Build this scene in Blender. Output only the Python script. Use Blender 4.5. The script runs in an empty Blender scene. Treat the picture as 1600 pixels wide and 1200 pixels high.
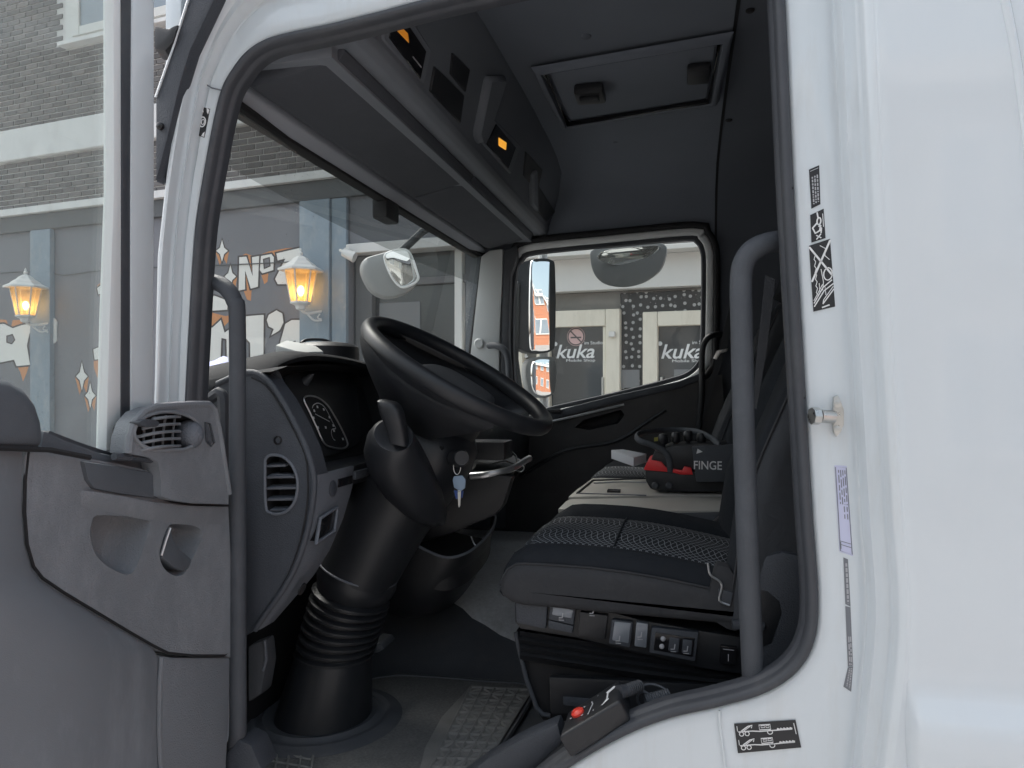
import bpy, bmesh, math, random
from mathutils import Vector, Matrix, Euler
random.seed(7)
sc = bpy.context.scene
COL = sc.collection
# ------------------------------------------------------------------ camera, sky, sun, exposure
F = 1200.0                                   # focal length in photo pixels (photo is 1600 x 1200)
YAW = math.atan(272.0 / F)
SA, CA = math.sin(YAW), math.cos(YAW)
CAM = Vector((0.0, -1.28, 1.85))
cam_data = bpy.data.cameras.new("camera")
cam_data.sensor_width = 36.0
cam_data.lens = 36.0 * F / 1600.0
cam_data.clip_start = 0.05
cam_data.clip_end = 500.0
cam = bpy.data.objects.new("camera", cam_data)
COL.objects.link(cam)
cam.location = CAM
cam.rotation_euler = (math.radians(90), 0, YAW)
sc.camera = cam

SUN_EL, SUN_AZ = 56.0, 300.0                 # compass style: degrees clockwise from +Y
world = bpy.data.worlds.new("World")
sc.world = world
world.use_nodes = True
wn, wl = world.node_tree.nodes, world.node_tree.links
wn.clear()
wo = wn.new("ShaderNodeOutputWorld")
bg = wn.new("ShaderNodeBackground")
sky = wn.new("ShaderNodeTexSky")
sky.sky_type = 'NISHITA'
sky.sun_disc = False
sky.sun_elevation = math.radians(SUN_EL)
sky.sun_rotation = math.radians(SUN_AZ)
sky.air_density = 1.0
sky.dust_density = 6.0
sky.ozone_density = 1.0
hs = wn.new("ShaderNodeHueSaturation")       # overcast: the cloud layer greys the sky
hs.inputs["Saturation"].default_value = 0.55
hs.inputs["Hue"].default_value = 0.475
wl.new(sky.outputs[0], hs.inputs["Color"])
wl.new(hs.outputs[0], bg.inputs[0])
bg.inputs[1].default_value = 0.14
wl.new(bg.outputs[0], wo.inputs[0])
sun_d = bpy.data.lights.new("sun", 'SUN')
sun_d.energy = 1.3
sun_d.angle = math.radians(25)
sun_d.color = (1.0, 0.975, 0.94)
sun = bpy.data.objects.new("sun", sun_d)
COL.objects.link(sun)
az, el = math.radians(SUN_AZ), math.radians(SUN_EL)
sdir = Vector((math.sin(az) * math.cos(el), math.cos(az) * math.cos(el), math.sin(el)))
sun.rotation_euler = sdir.to_track_quat('Z', 'Y').to_euler()
sun.location = sdir * 30
sc.view_settings.view_transform = 'Standard'
sc.view_settings.look = 'None'
sc.view_settings.exposure = 1.42
sc.view_settings.gamma = 1.0
sc.view_settings.use_curve_mapping = False
sc.render.engine = 'CYCLES'
sc.cycles.use_denoising = True
sc.cycles.max_bounces = 14
sc.cycles.diffuse_bounces = 5
sc.cycles.transparent_max_bounces = 24
sc.cycles.sample_clamp_indirect = 6.0

# ------------------------------------------------------------------ pixels to places
def ray(px, py):
    a = (px - 800.0) / F
    return Vector((-SA + a * CA, CA + a * SA, (600.0 - py) / F))
def at(px, py, y=None, x=None, z=None):
    d = ray(px, py)
    if y is not None: t = (y - CAM.y) / d.y
    elif x is not None: t = (x - CAM.x) / d.x
    else: t = (z - CAM.z) / d.z
    return CAM + d * t
def onplane(px, py, p0, n):
    d = ray(px, py); n = Vector(n)
    return CAM + d * ((Vector(p0) - CAM).dot(n) / d.dot(n))

# ------------------------------------------------------------------ materials
MATS = {}
def lin(c):
    return tuple((v / 12.92 if v <= 0.04045 else ((v + 0.055) / 1.055) ** 2.4) for v in (x / 255.0 for x in c))
def mat(name, rgb, rough=0.5, metal=0.0, spec=0.5, bump=0.0, bscale=300.0, var=0.0, vscale=6.0, coat=0.0, emit=None, estr=0.0, rvar=0.0, vor=False, scuff=0.0, scuff_rgb=None, wrinkle=0.0, stretch=(1, 1, 1)):
    m = bpy.data.materials.new(name); m.use_nodes = True
    N, L = m.node_tree.nodes, m.node_tree.links
    b = N["Principled BSDF"]
    col = tuple(rgb) + (1.0,)
    b.inputs["Base Color"].default_value = col
    b.inputs["Roughness"].default_value = rough
    b.inputs["Metallic"].default_value = metal
    b.inputs["Specular IOR Level"].default_value = spec
    b.inputs["Coat Weight"].default_value = coat
    b.inputs["Coat Roughness"].default_value = 0.06
    tc = N.new("ShaderNodeTexCoord")
    if var > 0 or rvar > 0:
        nz = N.new("ShaderNodeTexNoise"); nz.inputs["Scale"].default_value = vscale
        nz.inputs["Detail"].default_value = 7; nz.inputs["Roughness"].default_value = 0.65
        L.new(tc.outputs["Object"], nz.inputs["Vector"])
        if var > 0:
            mx = N.new("ShaderNodeMix"); mx.data_type = 'RGBA'
            mx.inputs["A"].default_value = tuple(max(0, c * (1 - var)) for c in rgb) + (1,)
            mx.inputs["B"].default_value = tuple(min(1, c * (1 + var)) for c in rgb) + (1,)
            L.new(nz.outputs["Fac"], mx.inputs["Factor"]); L.new(mx.outputs["Result"], b.inputs["Base Color"])
        if rvar > 0:
            mr = N.new("ShaderNodeMapRange")
            mr.inputs["From Min"].default_value = 0.3; mr.inputs["From Max"].default_value = 0.7
            mr.inputs["To Min"].default_value = max(0.02, rough - rvar); mr.inputs["To Max"].default_value = min(1, rough + rvar)
            L.new(nz.outputs["Fac"], mr.inputs["Value"]); L.new(mr.outputs["Result"], b.inputs["Roughness"])
    if scuff > 0:                                   # rubbed and dusty patches with a shape of their own
        mp = N.new("ShaderNodeMapping"); mp.inputs["Scale"].default_value = stretch
        L.new(tc.outputs["Object"], mp.inputs[0])
        n3 = N.new("ShaderNodeTexNoise"); n3.inputs["Scale"].default_value = 7.0; n3.inputs["Detail"].default_value = 12; n3.inputs["Roughness"].default_value = 0.72
        L.new(mp.outputs[0], n3.inputs["Vector"])
        r3 = N.new("ShaderNodeMapRange"); r3.inputs["From Min"].default_value = 0.50; r3.inputs["From Max"].default_value = 0.72
        r3.inputs["To Max"].default_value = scuff
        L.new(n3.outputs["Fac"], r3.inputs["Value"])
        m3 = N.new("ShaderNodeMix"); m3.data_type = 'RGBA'
        src = b.inputs["Base Color"].links
        if src: L.new(src[0].from_socket, m3.inputs["A"])
        else: m3.inputs["A"].default_value = col
        m3.inputs["B"].default_value = (tuple(scuff_rgb) if scuff_rgb else tuple(min(1, c * 1.9 + 0.02) for c in rgb)) + (1,)
        L.new(r3.outputs["Result"], m3.inputs["Factor"]); L.new(m3.outputs["Result"], b.inputs["Base Color"])
    if bump > 0:
        if vor:
            n2 = N.new("ShaderNodeTexVoronoi"); out = n2.outputs["Distance"]
        else:
            n2 = N.new("ShaderNodeTexNoise"); n2.inputs["Detail"].default_value = 3; out = n2.outputs["Fac"]
        n2.inputs["Scale"].default_value = bscale
        L.new(tc.outputs["Object"], n2.inputs["Vector"])
        bp = N.new("ShaderNodeBump"); bp.inputs["Strength"].default_value = bump; bp.inputs["Distance"].default_value = 0.002
        L.new(out, bp.inputs["Height"]); L.new(bp.outputs["Normal"], b.inputs["Normal"])
        if wrinkle > 0:
            n4 = N.new("ShaderNodeTexNoise"); n4.inputs["Scale"].default_value = 22; n4.inputs["Detail"].default_value = 2; n4.inputs["Distortion"].default_value = 1.2
            L.new(tc.outputs["Object"], n4.inputs["Vector"])
            b4 = N.new("ShaderNodeBump"); b4.inputs["Strength"].default_value = wrinkle; b4.inputs["Distance"].default_value = 0.01
            L.new(n4.outputs["Fac"], b4.inputs["Height"]); L.new(b4.outputs["Normal"], bp.inputs["Normal"])
    if emit:
        b.inputs["Emission Color"].default_value = tuple(emit) + (1,); b.inputs["Emission Strength"].default_value = estr
    MATS[name] = m
    return m
def glass_mat(name, tint=(0.93, 0.96, 0.95), spots=0.0, refl=1.0, haze=0.06):
    """thin pane: transparent, with a mirror-like Fresnel reflection and a few dried water spots"""
    m = bpy.data.materials.new(name); m.use_nodes = True
    N, L = m.node_tree.nodes, m.node_tree.links
    N.clear()
    o = N.new("ShaderNodeOutputMaterial")
    tr = N.new("ShaderNodeBsdfTransparent"); tr.inputs[0].default_value = tuple(tint) + (1,)
    gl = N.new("ShaderNodeBsdfGlossy"); gl.inputs["Roughness"].default_value = 0.015
    fr = N.new("ShaderNodeFresnel")
    ge = N.new("ShaderNodeNewGeometry"); ior = N.new("ShaderNodeMapRange")      # a thin sheet reflects alike from both sides
    ior.inputs["To Min"].default_value = 1.45; ior.inputs["To Max"].default_value = 1 / 1.45
    L.new(ge.outputs["Backfacing"], ior.inputs["Value"]); L.new(ior.outputs["Result"], fr.inputs["IOR"])
    mu = N.new("ShaderNodeMath"); mu.operation = 'MULTIPLY'; mu.inputs[1].default_value = refl
    L.new(fr.outputs[0], mu.inputs[0])
    mx = N.new("ShaderNodeMixShader")
    L.new(mu.outputs[0], mx.inputs[0]); L.new(tr.outputs[0], mx.inputs[1]); L.new(gl.outputs[0], mx.inputs[2])
    last = mx
    if spots > 0:
        tc = N.new("ShaderNodeTexCoord")
        vo = N.new("ShaderNodeTexVoronoi"); vo.inputs["Scale"].default_value = 75
        L.new(tc.outputs["Object"], vo.inputs["Vector"])
        no = N.new("ShaderNodeTexNoise"); no.inputs["Scale"].default_value = 5
        L.new(tc.outputs["Object"], no.inputs["Vector"])
        th = N.new("ShaderNodeMapRange")            # droplets only where the patch noise is high, of uneven size
        th.inputs["From Min"].default_value = 0.48; th.inputs["From Max"].default_value = 0.75
        th.inputs["To Min"].default_value = 0.0; th.inputs["To Max"].default_value = 0.22
        L.new(no.outputs["Fac"], th.inputs["Value"])
        lt = N.new("ShaderNodeMath"); lt.operation = 'LESS_THAN'
        L.new(vo.outputs["Distance"], lt.inputs[0]); L.new(th.outputs["Result"], lt.inputs[1])
        m2 = N.new("ShaderNodeMath"); m2.operation = 'MULTIPLY'; m2.inputs[1].default_value = spots
        L.new(lt.outputs[0], m2.inputs[0])
        df = N.new("ShaderNodeBsdfDiffuse"); df.inputs[0].default_value = (0.75, 0.75, 0.72, 1)
        film = N.new("ShaderNodeMath"); film.operation = 'ADD'; film.inputs[1].default_value = haze   # bright haze on the panes, mixed in as a pale veil
        L.new(m2.outputs[0], film.inputs[0])
        m3 = N.new("ShaderNodeMixShader")
        L.new(film.outputs[0], m3.inputs[0]); L.new(mx.outputs[0], m3.inputs[1]); L.new(df.outputs[0], m3.inputs[2])
        last = m3
    L.new(last.outputs[0], o.inputs["Surface"])
    MATS[name] = m
    return m

mat("white_paint", (0.645, 0.690, 0.722), 0.22, coat=1.0, bump=0.015, bscale=9, var=0.035, vscale=2.5, scuff=0.03, scuff_rgb=(0.46, 0.45, 0.42), stretch=(2, 1, 0.3))
mat("jamb_paint", (0.635, 0.682, 0.712), 0.30, coat=1.0, var=0.05, vscale=5, bump=0.04, bscale=40, scuff=0.25, scuff_rgb=(0.48, 0.45, 0.40), stretch=(2.5, 1, 0.35))
mat("rubber", (0.050, 0.054, 0.063), 0.55, bump=0.15, bscale=200, var=0.35, vscale=9, scuff=0.35, scuff_rgb=(0.13, 0.13, 0.13))
mat("black_gloss", (0.012, 0.012, 0.014), 0.15)
mat("black_plastic", (0.017, 0.018, 0.021), 0.42, bump=0.25, bscale=700, var=0.15, rvar=0.08, scuff=0.22, scuff_rgb=(0.065, 0.066, 0.07))
mat("wheel_black", (0.015, 0.0165, 0.020), 0.43, bump=0.12, bscale=900, rvar=0.06, scuff=0.18, scuff_rgb=(0.07, 0.07, 0.07))
mat("header_grey", (0.340, 0.360, 0.400), 0.6, bump=0.3, bscale=800)
mat("dash_top_black", (0.016, 0.017, 0.020), 0.8, spec=0.25, bump=0.4, bscale=600, scuff=0.3, scuff_rgb=(0.05, 0.05, 0.05))
mat("visor_dark", (0.055, 0.060, 0.072), 0.8, bump=0.4, bscale=500, var=0.1, scuff=0.15)
mat("black_matte", (0.012, 0.012, 0.014), 0.75)
mat("dash_grey", (0.051, 0.057, 0.069), 0.52, bump=0.8, bscale=420, var=0.12, vscale=5, rvar=0.06, scuff=0.25)
mat("dash_light", (0.130, 0.142, 0.165), 0.5, bump=0.8, bscale=420, var=0.1, vscale=5)
mat("door_grey", (0.190, 0.202, 0.220), 0.55, bump=0.8, bscale=420, var=0.14, vscale=4, rvar=0.08, scuff=0.35, stretch=(1, 1, 0.5))
mat("door_dark", (0.085, 0.094, 0.108), 0.7, bump=0.4, bscale=500, var=0.25, vscale=14)
mat("pocket_grey", (0.182, 0.194, 0.212), 0.5, bump=0.25, bscale=900, var=0.16, vscale=3, rvar=0.1, scuff=0.40, stretch=(1, 1, 0.35))
mat("handle_grey", (0.058, 0.064, 0.075), 0.6, bump=0.5, bscale=700, var=0.15, vscale=12, scuff=0.3)
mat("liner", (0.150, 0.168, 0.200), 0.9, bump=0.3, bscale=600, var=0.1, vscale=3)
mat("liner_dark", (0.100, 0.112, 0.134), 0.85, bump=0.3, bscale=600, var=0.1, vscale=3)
mat("shelf_grey", (0.155, 0.168, 0.190), 0.6, bump=0.4, bscale=900, var=0.1)
mat("pillar_grey", (0.550, 0.570, 0.570), 0.55, bump=0.2, bscale=800, var=0.06)
mat("frame_grey", (0.720, 0.740, 0.740), 0.4, var=0.06)
mat("tunnel_carpet", (0.580, 0.590, 0.600), 0.8, bump=1.0, bscale=260, var=0.35, vscale=90, scuff=0.4, scuff_rgb=(0.25, 0.24, 0.23))
mat("floor_rubber", (0.075, 0.080, 0.090), 0.6, bump=0.4, bscale=300, var=0.3, vscale=8, scuff=0.5, scuff_rgb=(0.12, 0.115, 0.11))
mat("mat_carpet", (0.155, 0.153, 0.150), 0.95, bump=1.0, bscale=900, var=0.75, vscale=170, scuff=0.6, scuff_rgb=(0.26, 0.25, 0.235))
mat("mat_tread", (0.230, 0.225, 0.215), 0.85, bump=0.5, bscale=400, var=0.35, vscale=18, scuff=0.6, scuff_rgb=(0.30, 0.28, 0.26))
mat("fabric_dark", (0.010, 0.013, 0.018), 0.95, bump=0.4, bscale=1200, var=0.25, vscale=25, wrinkle=0.35)
mat("fabric_side", (0.036, 0.037, 0.041), 0.85, bump=0.35, bscale=1100, var=0.18, vscale=9, wrinkle=0.35, scuff=0.25, scuff_rgb=(0.10, 0.098, 0.095))
mat("fabric_back", (0.045, 0.049, 0.056), 0.85, bump=0.35, bscale=1100, var=0.18, vscale=9, wrinkle=0.35)
mat("belt", (0.035, 0.037, 0.042), 0.7, bump=0.5, bscale=500)
mat("chrome", (0.75, 0.76, 0.77), 0.18, metal=1.0)
mat("steel", (0.55, 0.55, 0.53), 0.35, metal=1.0, var=0.2, vscale=40, rvar=0.15)
mat("silver_trim", (0.55, 0.56, 0.57), 0.3, metal=0.8)
mat("switch_silver", (0.22, 0.24, 0.27), 0.35, metal=0.3)
mat("print_white", (0.75, 0.75, 0.75), 0.6)
mat("print_grey", (0.40, 0.40, 0.42), 0.6)
mat("sticker_black", (0.018, 0.019, 0.022), 0.4)
mat("sticker_lilac", (0.56, 0.57, 0.74), 0.5)
mat("sticker_grey", (0.17, 0.18, 0.20), 0.5)
mat("amber", (0.55, 0.22, 0.03), 0.4, emit=(1.0, 0.35, 0.03), estr=0.10)
mat("amber_lit", (0.6, 0.3, 0.05), 0.4, emit=(1.0, 0.45, 0.05), estr=0.30)
mat("red_plastic", (0.800, 0.030, 0.035), 0.35)
mat("red_button", (0.75, 0.06, 0.04), 0.4)
mat("console_top", (0.500, 0.480, 0.440), 0.38, var=0.25, vscale=9, rvar=0.1)
mat("console_side", (0.060, 0.064, 0.074), 0.6, bump=0.8, bscale=350, var=0.2)
mat("card_white", (0.660, 0.680, 0.720), 0.7, var=0.04)
mat("card_grey", (0.42, 0.43, 0.42), 0.7)
mat("cloth_blue", (0.48, 0.50, 0.78), 0.9, bump=0.6, bscale=120, var=0.12)
mat("key_blue", (0.20, 0.27, 0.36), 0.4)
mat("tag_blue", (0.03, 0.07, 0.25), 0.4)
mat("mirror_glass", (0.90, 0.92, 0.92), 0.01, metal=1.0)
mat("mirror_shell", (0.240, 0.250, 0.250), 0.45, var=0.08)
mat("mirror_dark", (0.035, 0.04, 0.046), 0.4)
mat("yellow_green", (0.35, 0.33, 0.06), 0.5)
glass_mat("windscreen_glass", (0.90, 0.94, 0.92), 0.40, 1.0, 0.11)
glass_mat("band_glass", (0.52, 0.56, 0.54), 0.12, 1.0, 0.16)
glass_mat("door_glass", (0.90, 0.94, 0.93), 0.10, 1.2, 0.10)
glass_mat("side_glass", (0.90, 0.94, 0.92), 0.55, 0.8)
glass_mat("gauge_glass", (0.93, 0.93, 0.93), 0.0, 0.5)

# ------------------------------------------------------------------ building blocks
LOC = {}
def put(ob, parent=None, label=None, category=None, group=None, kind=None):
    COL.objects.link(ob)
    if parent is not None:
        ob.parent = parent
        ob.matrix_parent_inverse = Matrix.Translation(-LOC[parent.name])
    LOC[ob.name] = Vector(ob.location)
    if label: ob["label"] = label
    if category: ob["category"] = category
    if group: ob["group"] = group
    if kind: ob["kind"] = kind
    return ob
def empty(name, loc, parent=None, **k):
    o = bpy.data.objects.new(name, None); o.location = loc; o.empty_display_size = 0.1
    return put(o, parent, **k)
def finish(name, bm, m, parent=None, smooth=40, **k):
    bmesh.ops.remove_doubles(bm, verts=bm.verts, dist=1e-6)
    bmesh.ops.recalc_face_normals(bm, faces=bm.faces)
    vs = [v.co for v in bm.verts]
    lo = Vector((min(v.x for v in vs), min(v.y for v in vs), min(v.z for v in vs)))
    hi = Vector((max(v.x for v in vs), max(v.y for v in vs), max(v.z for v in vs)))
    c = Vector(((lo.x + hi.x) / 2, (lo.y + hi.y) / 2, lo.z))
    bmesh.ops.translate(bm, verts=bm.verts, vec=-c)
    me = bpy.data.meshes.new(name)
    bm.to_mesh(me); bm.free()
    if smooth:
        for p in me.polygons: p.use_smooth = True
        me.set_sharp_from_angle(angle=math.radians(smooth))
    ms = m if isinstance(m, (list, tuple)) else [m]
    for x in ms: me.materials.append(MATS[x])
    ob = bpy.data.objects.new(name, me); ob.location = c
    return put(ob, parent, **k)
def bev(bm, w, seg=2, ang=25):
    if w <= 0: return
    bm.normal_update()
    es = [e for e in bm.edges if len(e.link_faces) == 2 and e.calc_face_angle(0) > math.radians(ang)]
    if es: bmesh.ops.bevel(bm, geom=es, offset=w, segments=seg, affect='EDGES', clamp_overlap=True, profile=0.6)
def prism(name, pts, vec, m, parent=None, bevel=0.0, seg=2, smooth=40, **k):
    bm = bmesh.new(); vec = Vector(vec)
    a = [bm.verts.new(p) for p in pts]; b = [bm.verts.new(Vector(p) + vec) for p in pts]
    n = len(pts)
    bm.faces.new(a); bm.faces.new(b[::-1])
    for i in range(n): bm.faces.new((a[i], b[i], b[(i + 1) % n], a[(i + 1) % n]))
    bmesh.ops.recalc_face_normals(bm, faces=bm.faces)
    bev(bm, bevel, seg)
    return finish(name, bm, m, parent, smooth, **k)
def bm_box(bm, lo, hi):
    v = [bm.verts.new((x, y, z)) for x in (lo[0], hi[0]) for y in (lo[1], hi[1]) for z in (lo[2], hi[2])]
    for f in ((0, 1, 3, 2), (4, 6, 7, 5), (0, 4, 5, 1), (2, 3, 7, 6), (0, 2, 6, 4), (1, 5, 7, 3)):
        bm.faces.new([v[i] for i in f])
def box(name, lo, hi, m, parent=None, bevel=0.004, seg=2, rot=None, **k):
    bm = bmesh.new(); bm_box(bm, lo, hi)
    bmesh.ops.recalc_face_normals(bm, faces=bm.faces)
    bev(bm, bevel, seg)
    if rot:
        c = (Vector(lo) + Vector(hi)) / 2
        bmesh.ops.rotate(bm, verts=bm.verts, cent=c, matrix=Euler(rot).to_matrix())
    return finish(name, bm, m, parent, **k)
def catmull(pts, sub=6, closed=False):
    pts = [Vector(p) for p in pts]; n = len(pts); out = []
    rng = range(n) if closed else range(n - 1)
    for i in rng:
        p1, p2 = pts[i], pts[(i + 1) % n]
        p0 = pts[(i - 1) % n] if closed or i > 0 else p1 * 2 - p2
        p3 = pts[(i + 2) % n] if closed or i + 2 < n else p2 * 2 - p1
        for s in range(sub):
            t = s / sub
            out.append(0.5 * ((2 * p1) + (p2 - p0) * t + (2 * p0 - 5 * p1 + 4 * p2 - p3) * t * t + (3 * p1 - p0 - 3 * p2 + p3) * t ** 3))
    if not closed: out.append(pts[-1])
    return out
def bm_tube(bm, pts, r, n=10, closed=False, caps=True, flat=1.0, up=None):
    pts = [Vector(p) for p in pts]; N = len(pts)
    rs = r if isinstance(r, (list, tuple)) else [r] * N
    tang = []
    for i in range(N):
        a = pts[(i - 1) % N] if closed or i > 0 else pts[i]
        b = pts[(i + 1) % N] if closed or i < N - 1 else pts[i]
        tang.append((b - a).normalized())
    ref = Vector(up) if up else (Vector((0, 0, 1)) if abs(tang[0].z) < 0.9 else Vector((1, 0, 0)))
    u = tang[0].cross(ref).normalized(); rings = []
    for i in range(N):
        t = tang[i]
        if up: u = t.cross(Vector(up)).normalized()
        else: u = (u - t * u.dot(t)).normalized()
        w = t.cross(u)
        rings.append([bm.verts.new(pts[i] + (u * math.cos(2 * math.pi * j / n) + w * math.sin(2 * math.pi * j / n) * flat) * rs[i]) for j in range(n)])
    for i in range(N if closed else N - 1):
        a, b = rings[i], rings[(i + 1) % N]
        for j in range(n): bm.faces.new((a[j], a[(j + 1) % n], b[(j + 1) % n], b[j]))
    if caps and not closed:
        bm.faces.new(rings[0][::-1]); bm.faces.new(rings[-1])
def tube(name, pts, r, m, parent=None, n=12, sub=0, closed=False, flat=1.0, up=None, **k):
    if sub: pts = catmull(pts, sub, closed)
    bm = bmesh.new(); bm_tube(bm, pts, r, n, closed, True, flat, up)
    return finish(name, bm, m, parent, **k)
def bm_loft(bm, loops, closed=True, cap0=False, cap1=False):
    vs = [[bm.verts.new(p) for p in lp] for lp in loops]
    n = len(loops[0])
    for a, b in zip(vs, vs[1:]):
        for j in range(n if closed else n - 1):
            bm.faces.new((a[j], a[(j + 1) % n], b[(j + 1) % n], b[j]))
    if cap0: bm.faces.new(vs[0][::-1])
    if cap1: bm.faces.new(vs[-1])
def loft(name, loops, m, parent=None, closed=True, cap0=False, cap1=False, smooth=40, **k):
    bm = bmesh.new(); bm_loft(bm, loops, closed, cap0, cap1)
    return finish(name, bm, m, parent, smooth, **k)
def lathe(name, prof, origin, axis, m, parent=None, n=24, **k):
    """prof: (radius, height along axis)"""
    o = Vector(origin); ax = Vector(axis).normalized()
    u = ax.orthogonal().normalized(); w = ax.cross(u)
    bm = bmesh.new()
    loops = [[o + ax * h + (u * math.cos(2 * math.pi * j / n) + w * math.sin(2 * math.pi * j / n)) * max(r, 1e-4) for j in range(n)] for r, h in prof]
    bm_loft(bm, loops, True, True, True)
    return finish(name, bm, m, parent, **k)
def quadmap(q):
    q = [Vector(p) for p in q]            # q: top-left, top-right, bottom-right, bottom-left -> f(u, v), v down
    return lambda u, v: (q[0] * (1 - u) + q[1] * u) * (1 - v) + (q[3] * (1 - u) + q[2] * u) * v
def bm_strip(bm, pts, w, nrm, lift=0.0006, closed=False):
    """flat stroke of width w along pts on a surface of normal nrm"""
    nrm = Vector(nrm).normalized(); pts = [Vector(p) + nrm * lift for p in pts]; N = len(pts)
    rows = []
    for i in range(N):
        a = pts[(i - 1) % N] if closed or i > 0 else pts[i]
        b = pts[(i + 1) % N] if closed or i < N - 1 else pts[i]
        s = (b - a).normalized().cross(nrm).normalized() * (w / 2)
        rows.append((bm.verts.new(pts[i] - s), bm.verts.new(pts[i] + s)))
    for i in range(N if closed else N - 1):
        a, b = rows[i], rows[(i + 1) % N]
        bm.faces.new((a[0], a[1], b[1], b[0]))
def text_bm(body, size=1.0, extrude=0.0, offset=0.0, shear=0.0, spacing=1.0):
    cu = bpy.data.curves.new("lettering", 'FONT')
    cu.body = body; cu.size = size; cu.extrude = extrude; cu.offset = offset; cu.shear = shear; cu.space_character = spacing
    cu.align_x = 'CENTER'; cu.align_y = 'CENTER'; cu.resolution_u = 4
    o = bpy.data.objects.new("lettering", cu); COL.objects.link(o)
    dg = bpy.context.evaluated_depsgraph_get()
    me = bpy.data.meshes.new_from_object(o.evaluated_get(dg))
    bm = bmesh.new(); bm.from_mesh(me)
    bpy.data.objects.remove(o); bpy.data.curves.remove(cu); bpy.data.meshes.remove(me)
    return bm
def text_on(name, body, centre, right, up, height, m, parent, width=None, extrude=0.0008, offset=0.0, shear=0.0, **k):
    """lettering whose box is height tall (and width wide) round centre"""
    bm = text_bm(body, 1.0, 0.0, offset, shear)
    xs = [v.co.x for v in bm.verts]; ys = [v.co.y for v in bm.verts]
    cx, cy = (min(xs) + max(xs)) / 2, (min(ys) + max(ys)) / 2
    sy = height / (max(ys) - min(ys)); sx = width / (max(xs) - min(xs)) if width else sy
    right = Vector(right).normalized(); up = Vector(up).normalized(); n = right.cross(up)
    for v in bm.verts:
        v.co = Vector(centre) + right * (v.co.x - cx) * sx + up * (v.co.y - cy) * sy
    if extrude:
        r = bmesh.ops.extrude_face_region(bm, geom=bm.faces[:])
        bmesh.ops.translate(bm, verts=[g for g in r["geom"] if isinstance(g, bmesh.types.BMVert)], vec=n * extrude)
    return finish(name, bm, m, parent, 30, **k)
# ------------------------------------------------------------------ street and houses
mat("house_render", (0.340, 0.330, 0.310), 0.85, var=0.1, vscale=1.0)
mat("pale_paving", (0.260, 0.255, 0.250), 0.9, bump=0.6, bscale=60, var=0.25, vscale=1.5)  # unseen street, coloured paler to bounce light up into the cab
mat("paving", (0.22, 0.215, 0.205), 0.85, bump=0.4, bscale=40, var=0.2, vscale=2)
mat("kerb_stone", (0.26, 0.255, 0.25), 0.8, bump=0.4, bscale=50, var=0.15)
mat("plaster", (0.195, 0.198, 0.216), 0.85, bump=0.3, bscale=25, var=0.14, vscale=1.6, scuff=0.4, scuff_rgb=(0.17, 0.17, 0.18), stretch=(0.5, 0.5, 0.12))
mat("plaster_dark", (0.130, 0.130, 0.133), 0.8, bump=0.3, bscale=25, var=0.2, vscale=1.6)
mat("plaster_beige", (0.200, 0.190, 0.172), 0.85, bump=0.3, bscale=25, var=0.15, vscale=1.6, scuff=0.5, scuff_rgb=(0.16, 0.15, 0.14), stretch=(0.5, 0.5, 0.12))
mat("pilaster_blue", (0.245, 0.300, 0.350), 0.75, bump=0.4, bscale=18, var=0.25, vscale=3, scuff=0.55, scuff_rgb=(0.50, 0.50, 0.47), stretch=(0.6, 0.6, 0.25))
mat("white_render", (0.740, 0.730, 0.720), 0.8, bump=0.3, bscale=14, var=0.12, vscale=2.5, scuff=0.35, scuff_rgb=(0.42, 0.41, 0.39), stretch=(0.5, 0.5, 0.3))
mat("ledge_grey", (0.10, 0.105, 0.11), 0.7, var=0.2)
mat("mortar", (0.620, 0.600, 0.580), 0.95, bump=0.5, bscale=80, var=0.15, vscale=8)
for i, c in enumerate(((0.140, 0.132, 0.130), (0.165, 0.153, 0.150), (0.195, 0.178, 0.172), (0.115, 0.108, 0.106))):
    mat("brick_%d" % i, c, 0.9, bump=0.8, bscale=70, var=0.3, vscale=12)
mat("graffiti_white", (0.80, 0.785, 0.75), 0.7, var=0.08, vscale=5)
mat("graffiti_dark", (0.085, 0.075, 0.075), 0.8, var=0.2, vscale=6)
mat("graffiti_orange", (0.60, 0.27, 0.12), 0.75, var=0.2, vscale=6)
mat("window_white", (0.66, 0.65, 0.62), 0.5, var=0.06)
mat("frame_cream", (0.740, 0.690, 0.580), 0.5, var=0.06, scuff=0.4, scuff_rgb=(0.40, 0.35, 0.26), stretch=(0.7, 0.7, 0.2))
mat("pane_dark", (0.055, 0.058, 0.060), 0.06, spec=0.8)
mat("pane_sky", (0.22, 0.26, 0.30), 0.06, spec=0.8)
mat("lantern_white", (0.72, 0.71, 0.69), 0.4, var=0.06)
mat("bulb", (1, 0.6, 0.25), 0.5, emit=(1.0, 0.60, 0.25), estr=14.0)
mat("sign_orange", (0.75, 0.28, 0.06), 0.5)
mat("sign_pink", (0.62, 0.42, 0.40), 0.6)
mat("brick_orange", (0.42, 0.135, 0.06), 0.9, bump=0.4, bscale=40, var=0.25, vscale=3)
mat("roof_dark", (0.07, 0.06, 0.06), 0.8, var=0.2)
mat("drape", (0.20, 0.205, 0.21), 0.9, var=0.12, vscale=3)
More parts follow.
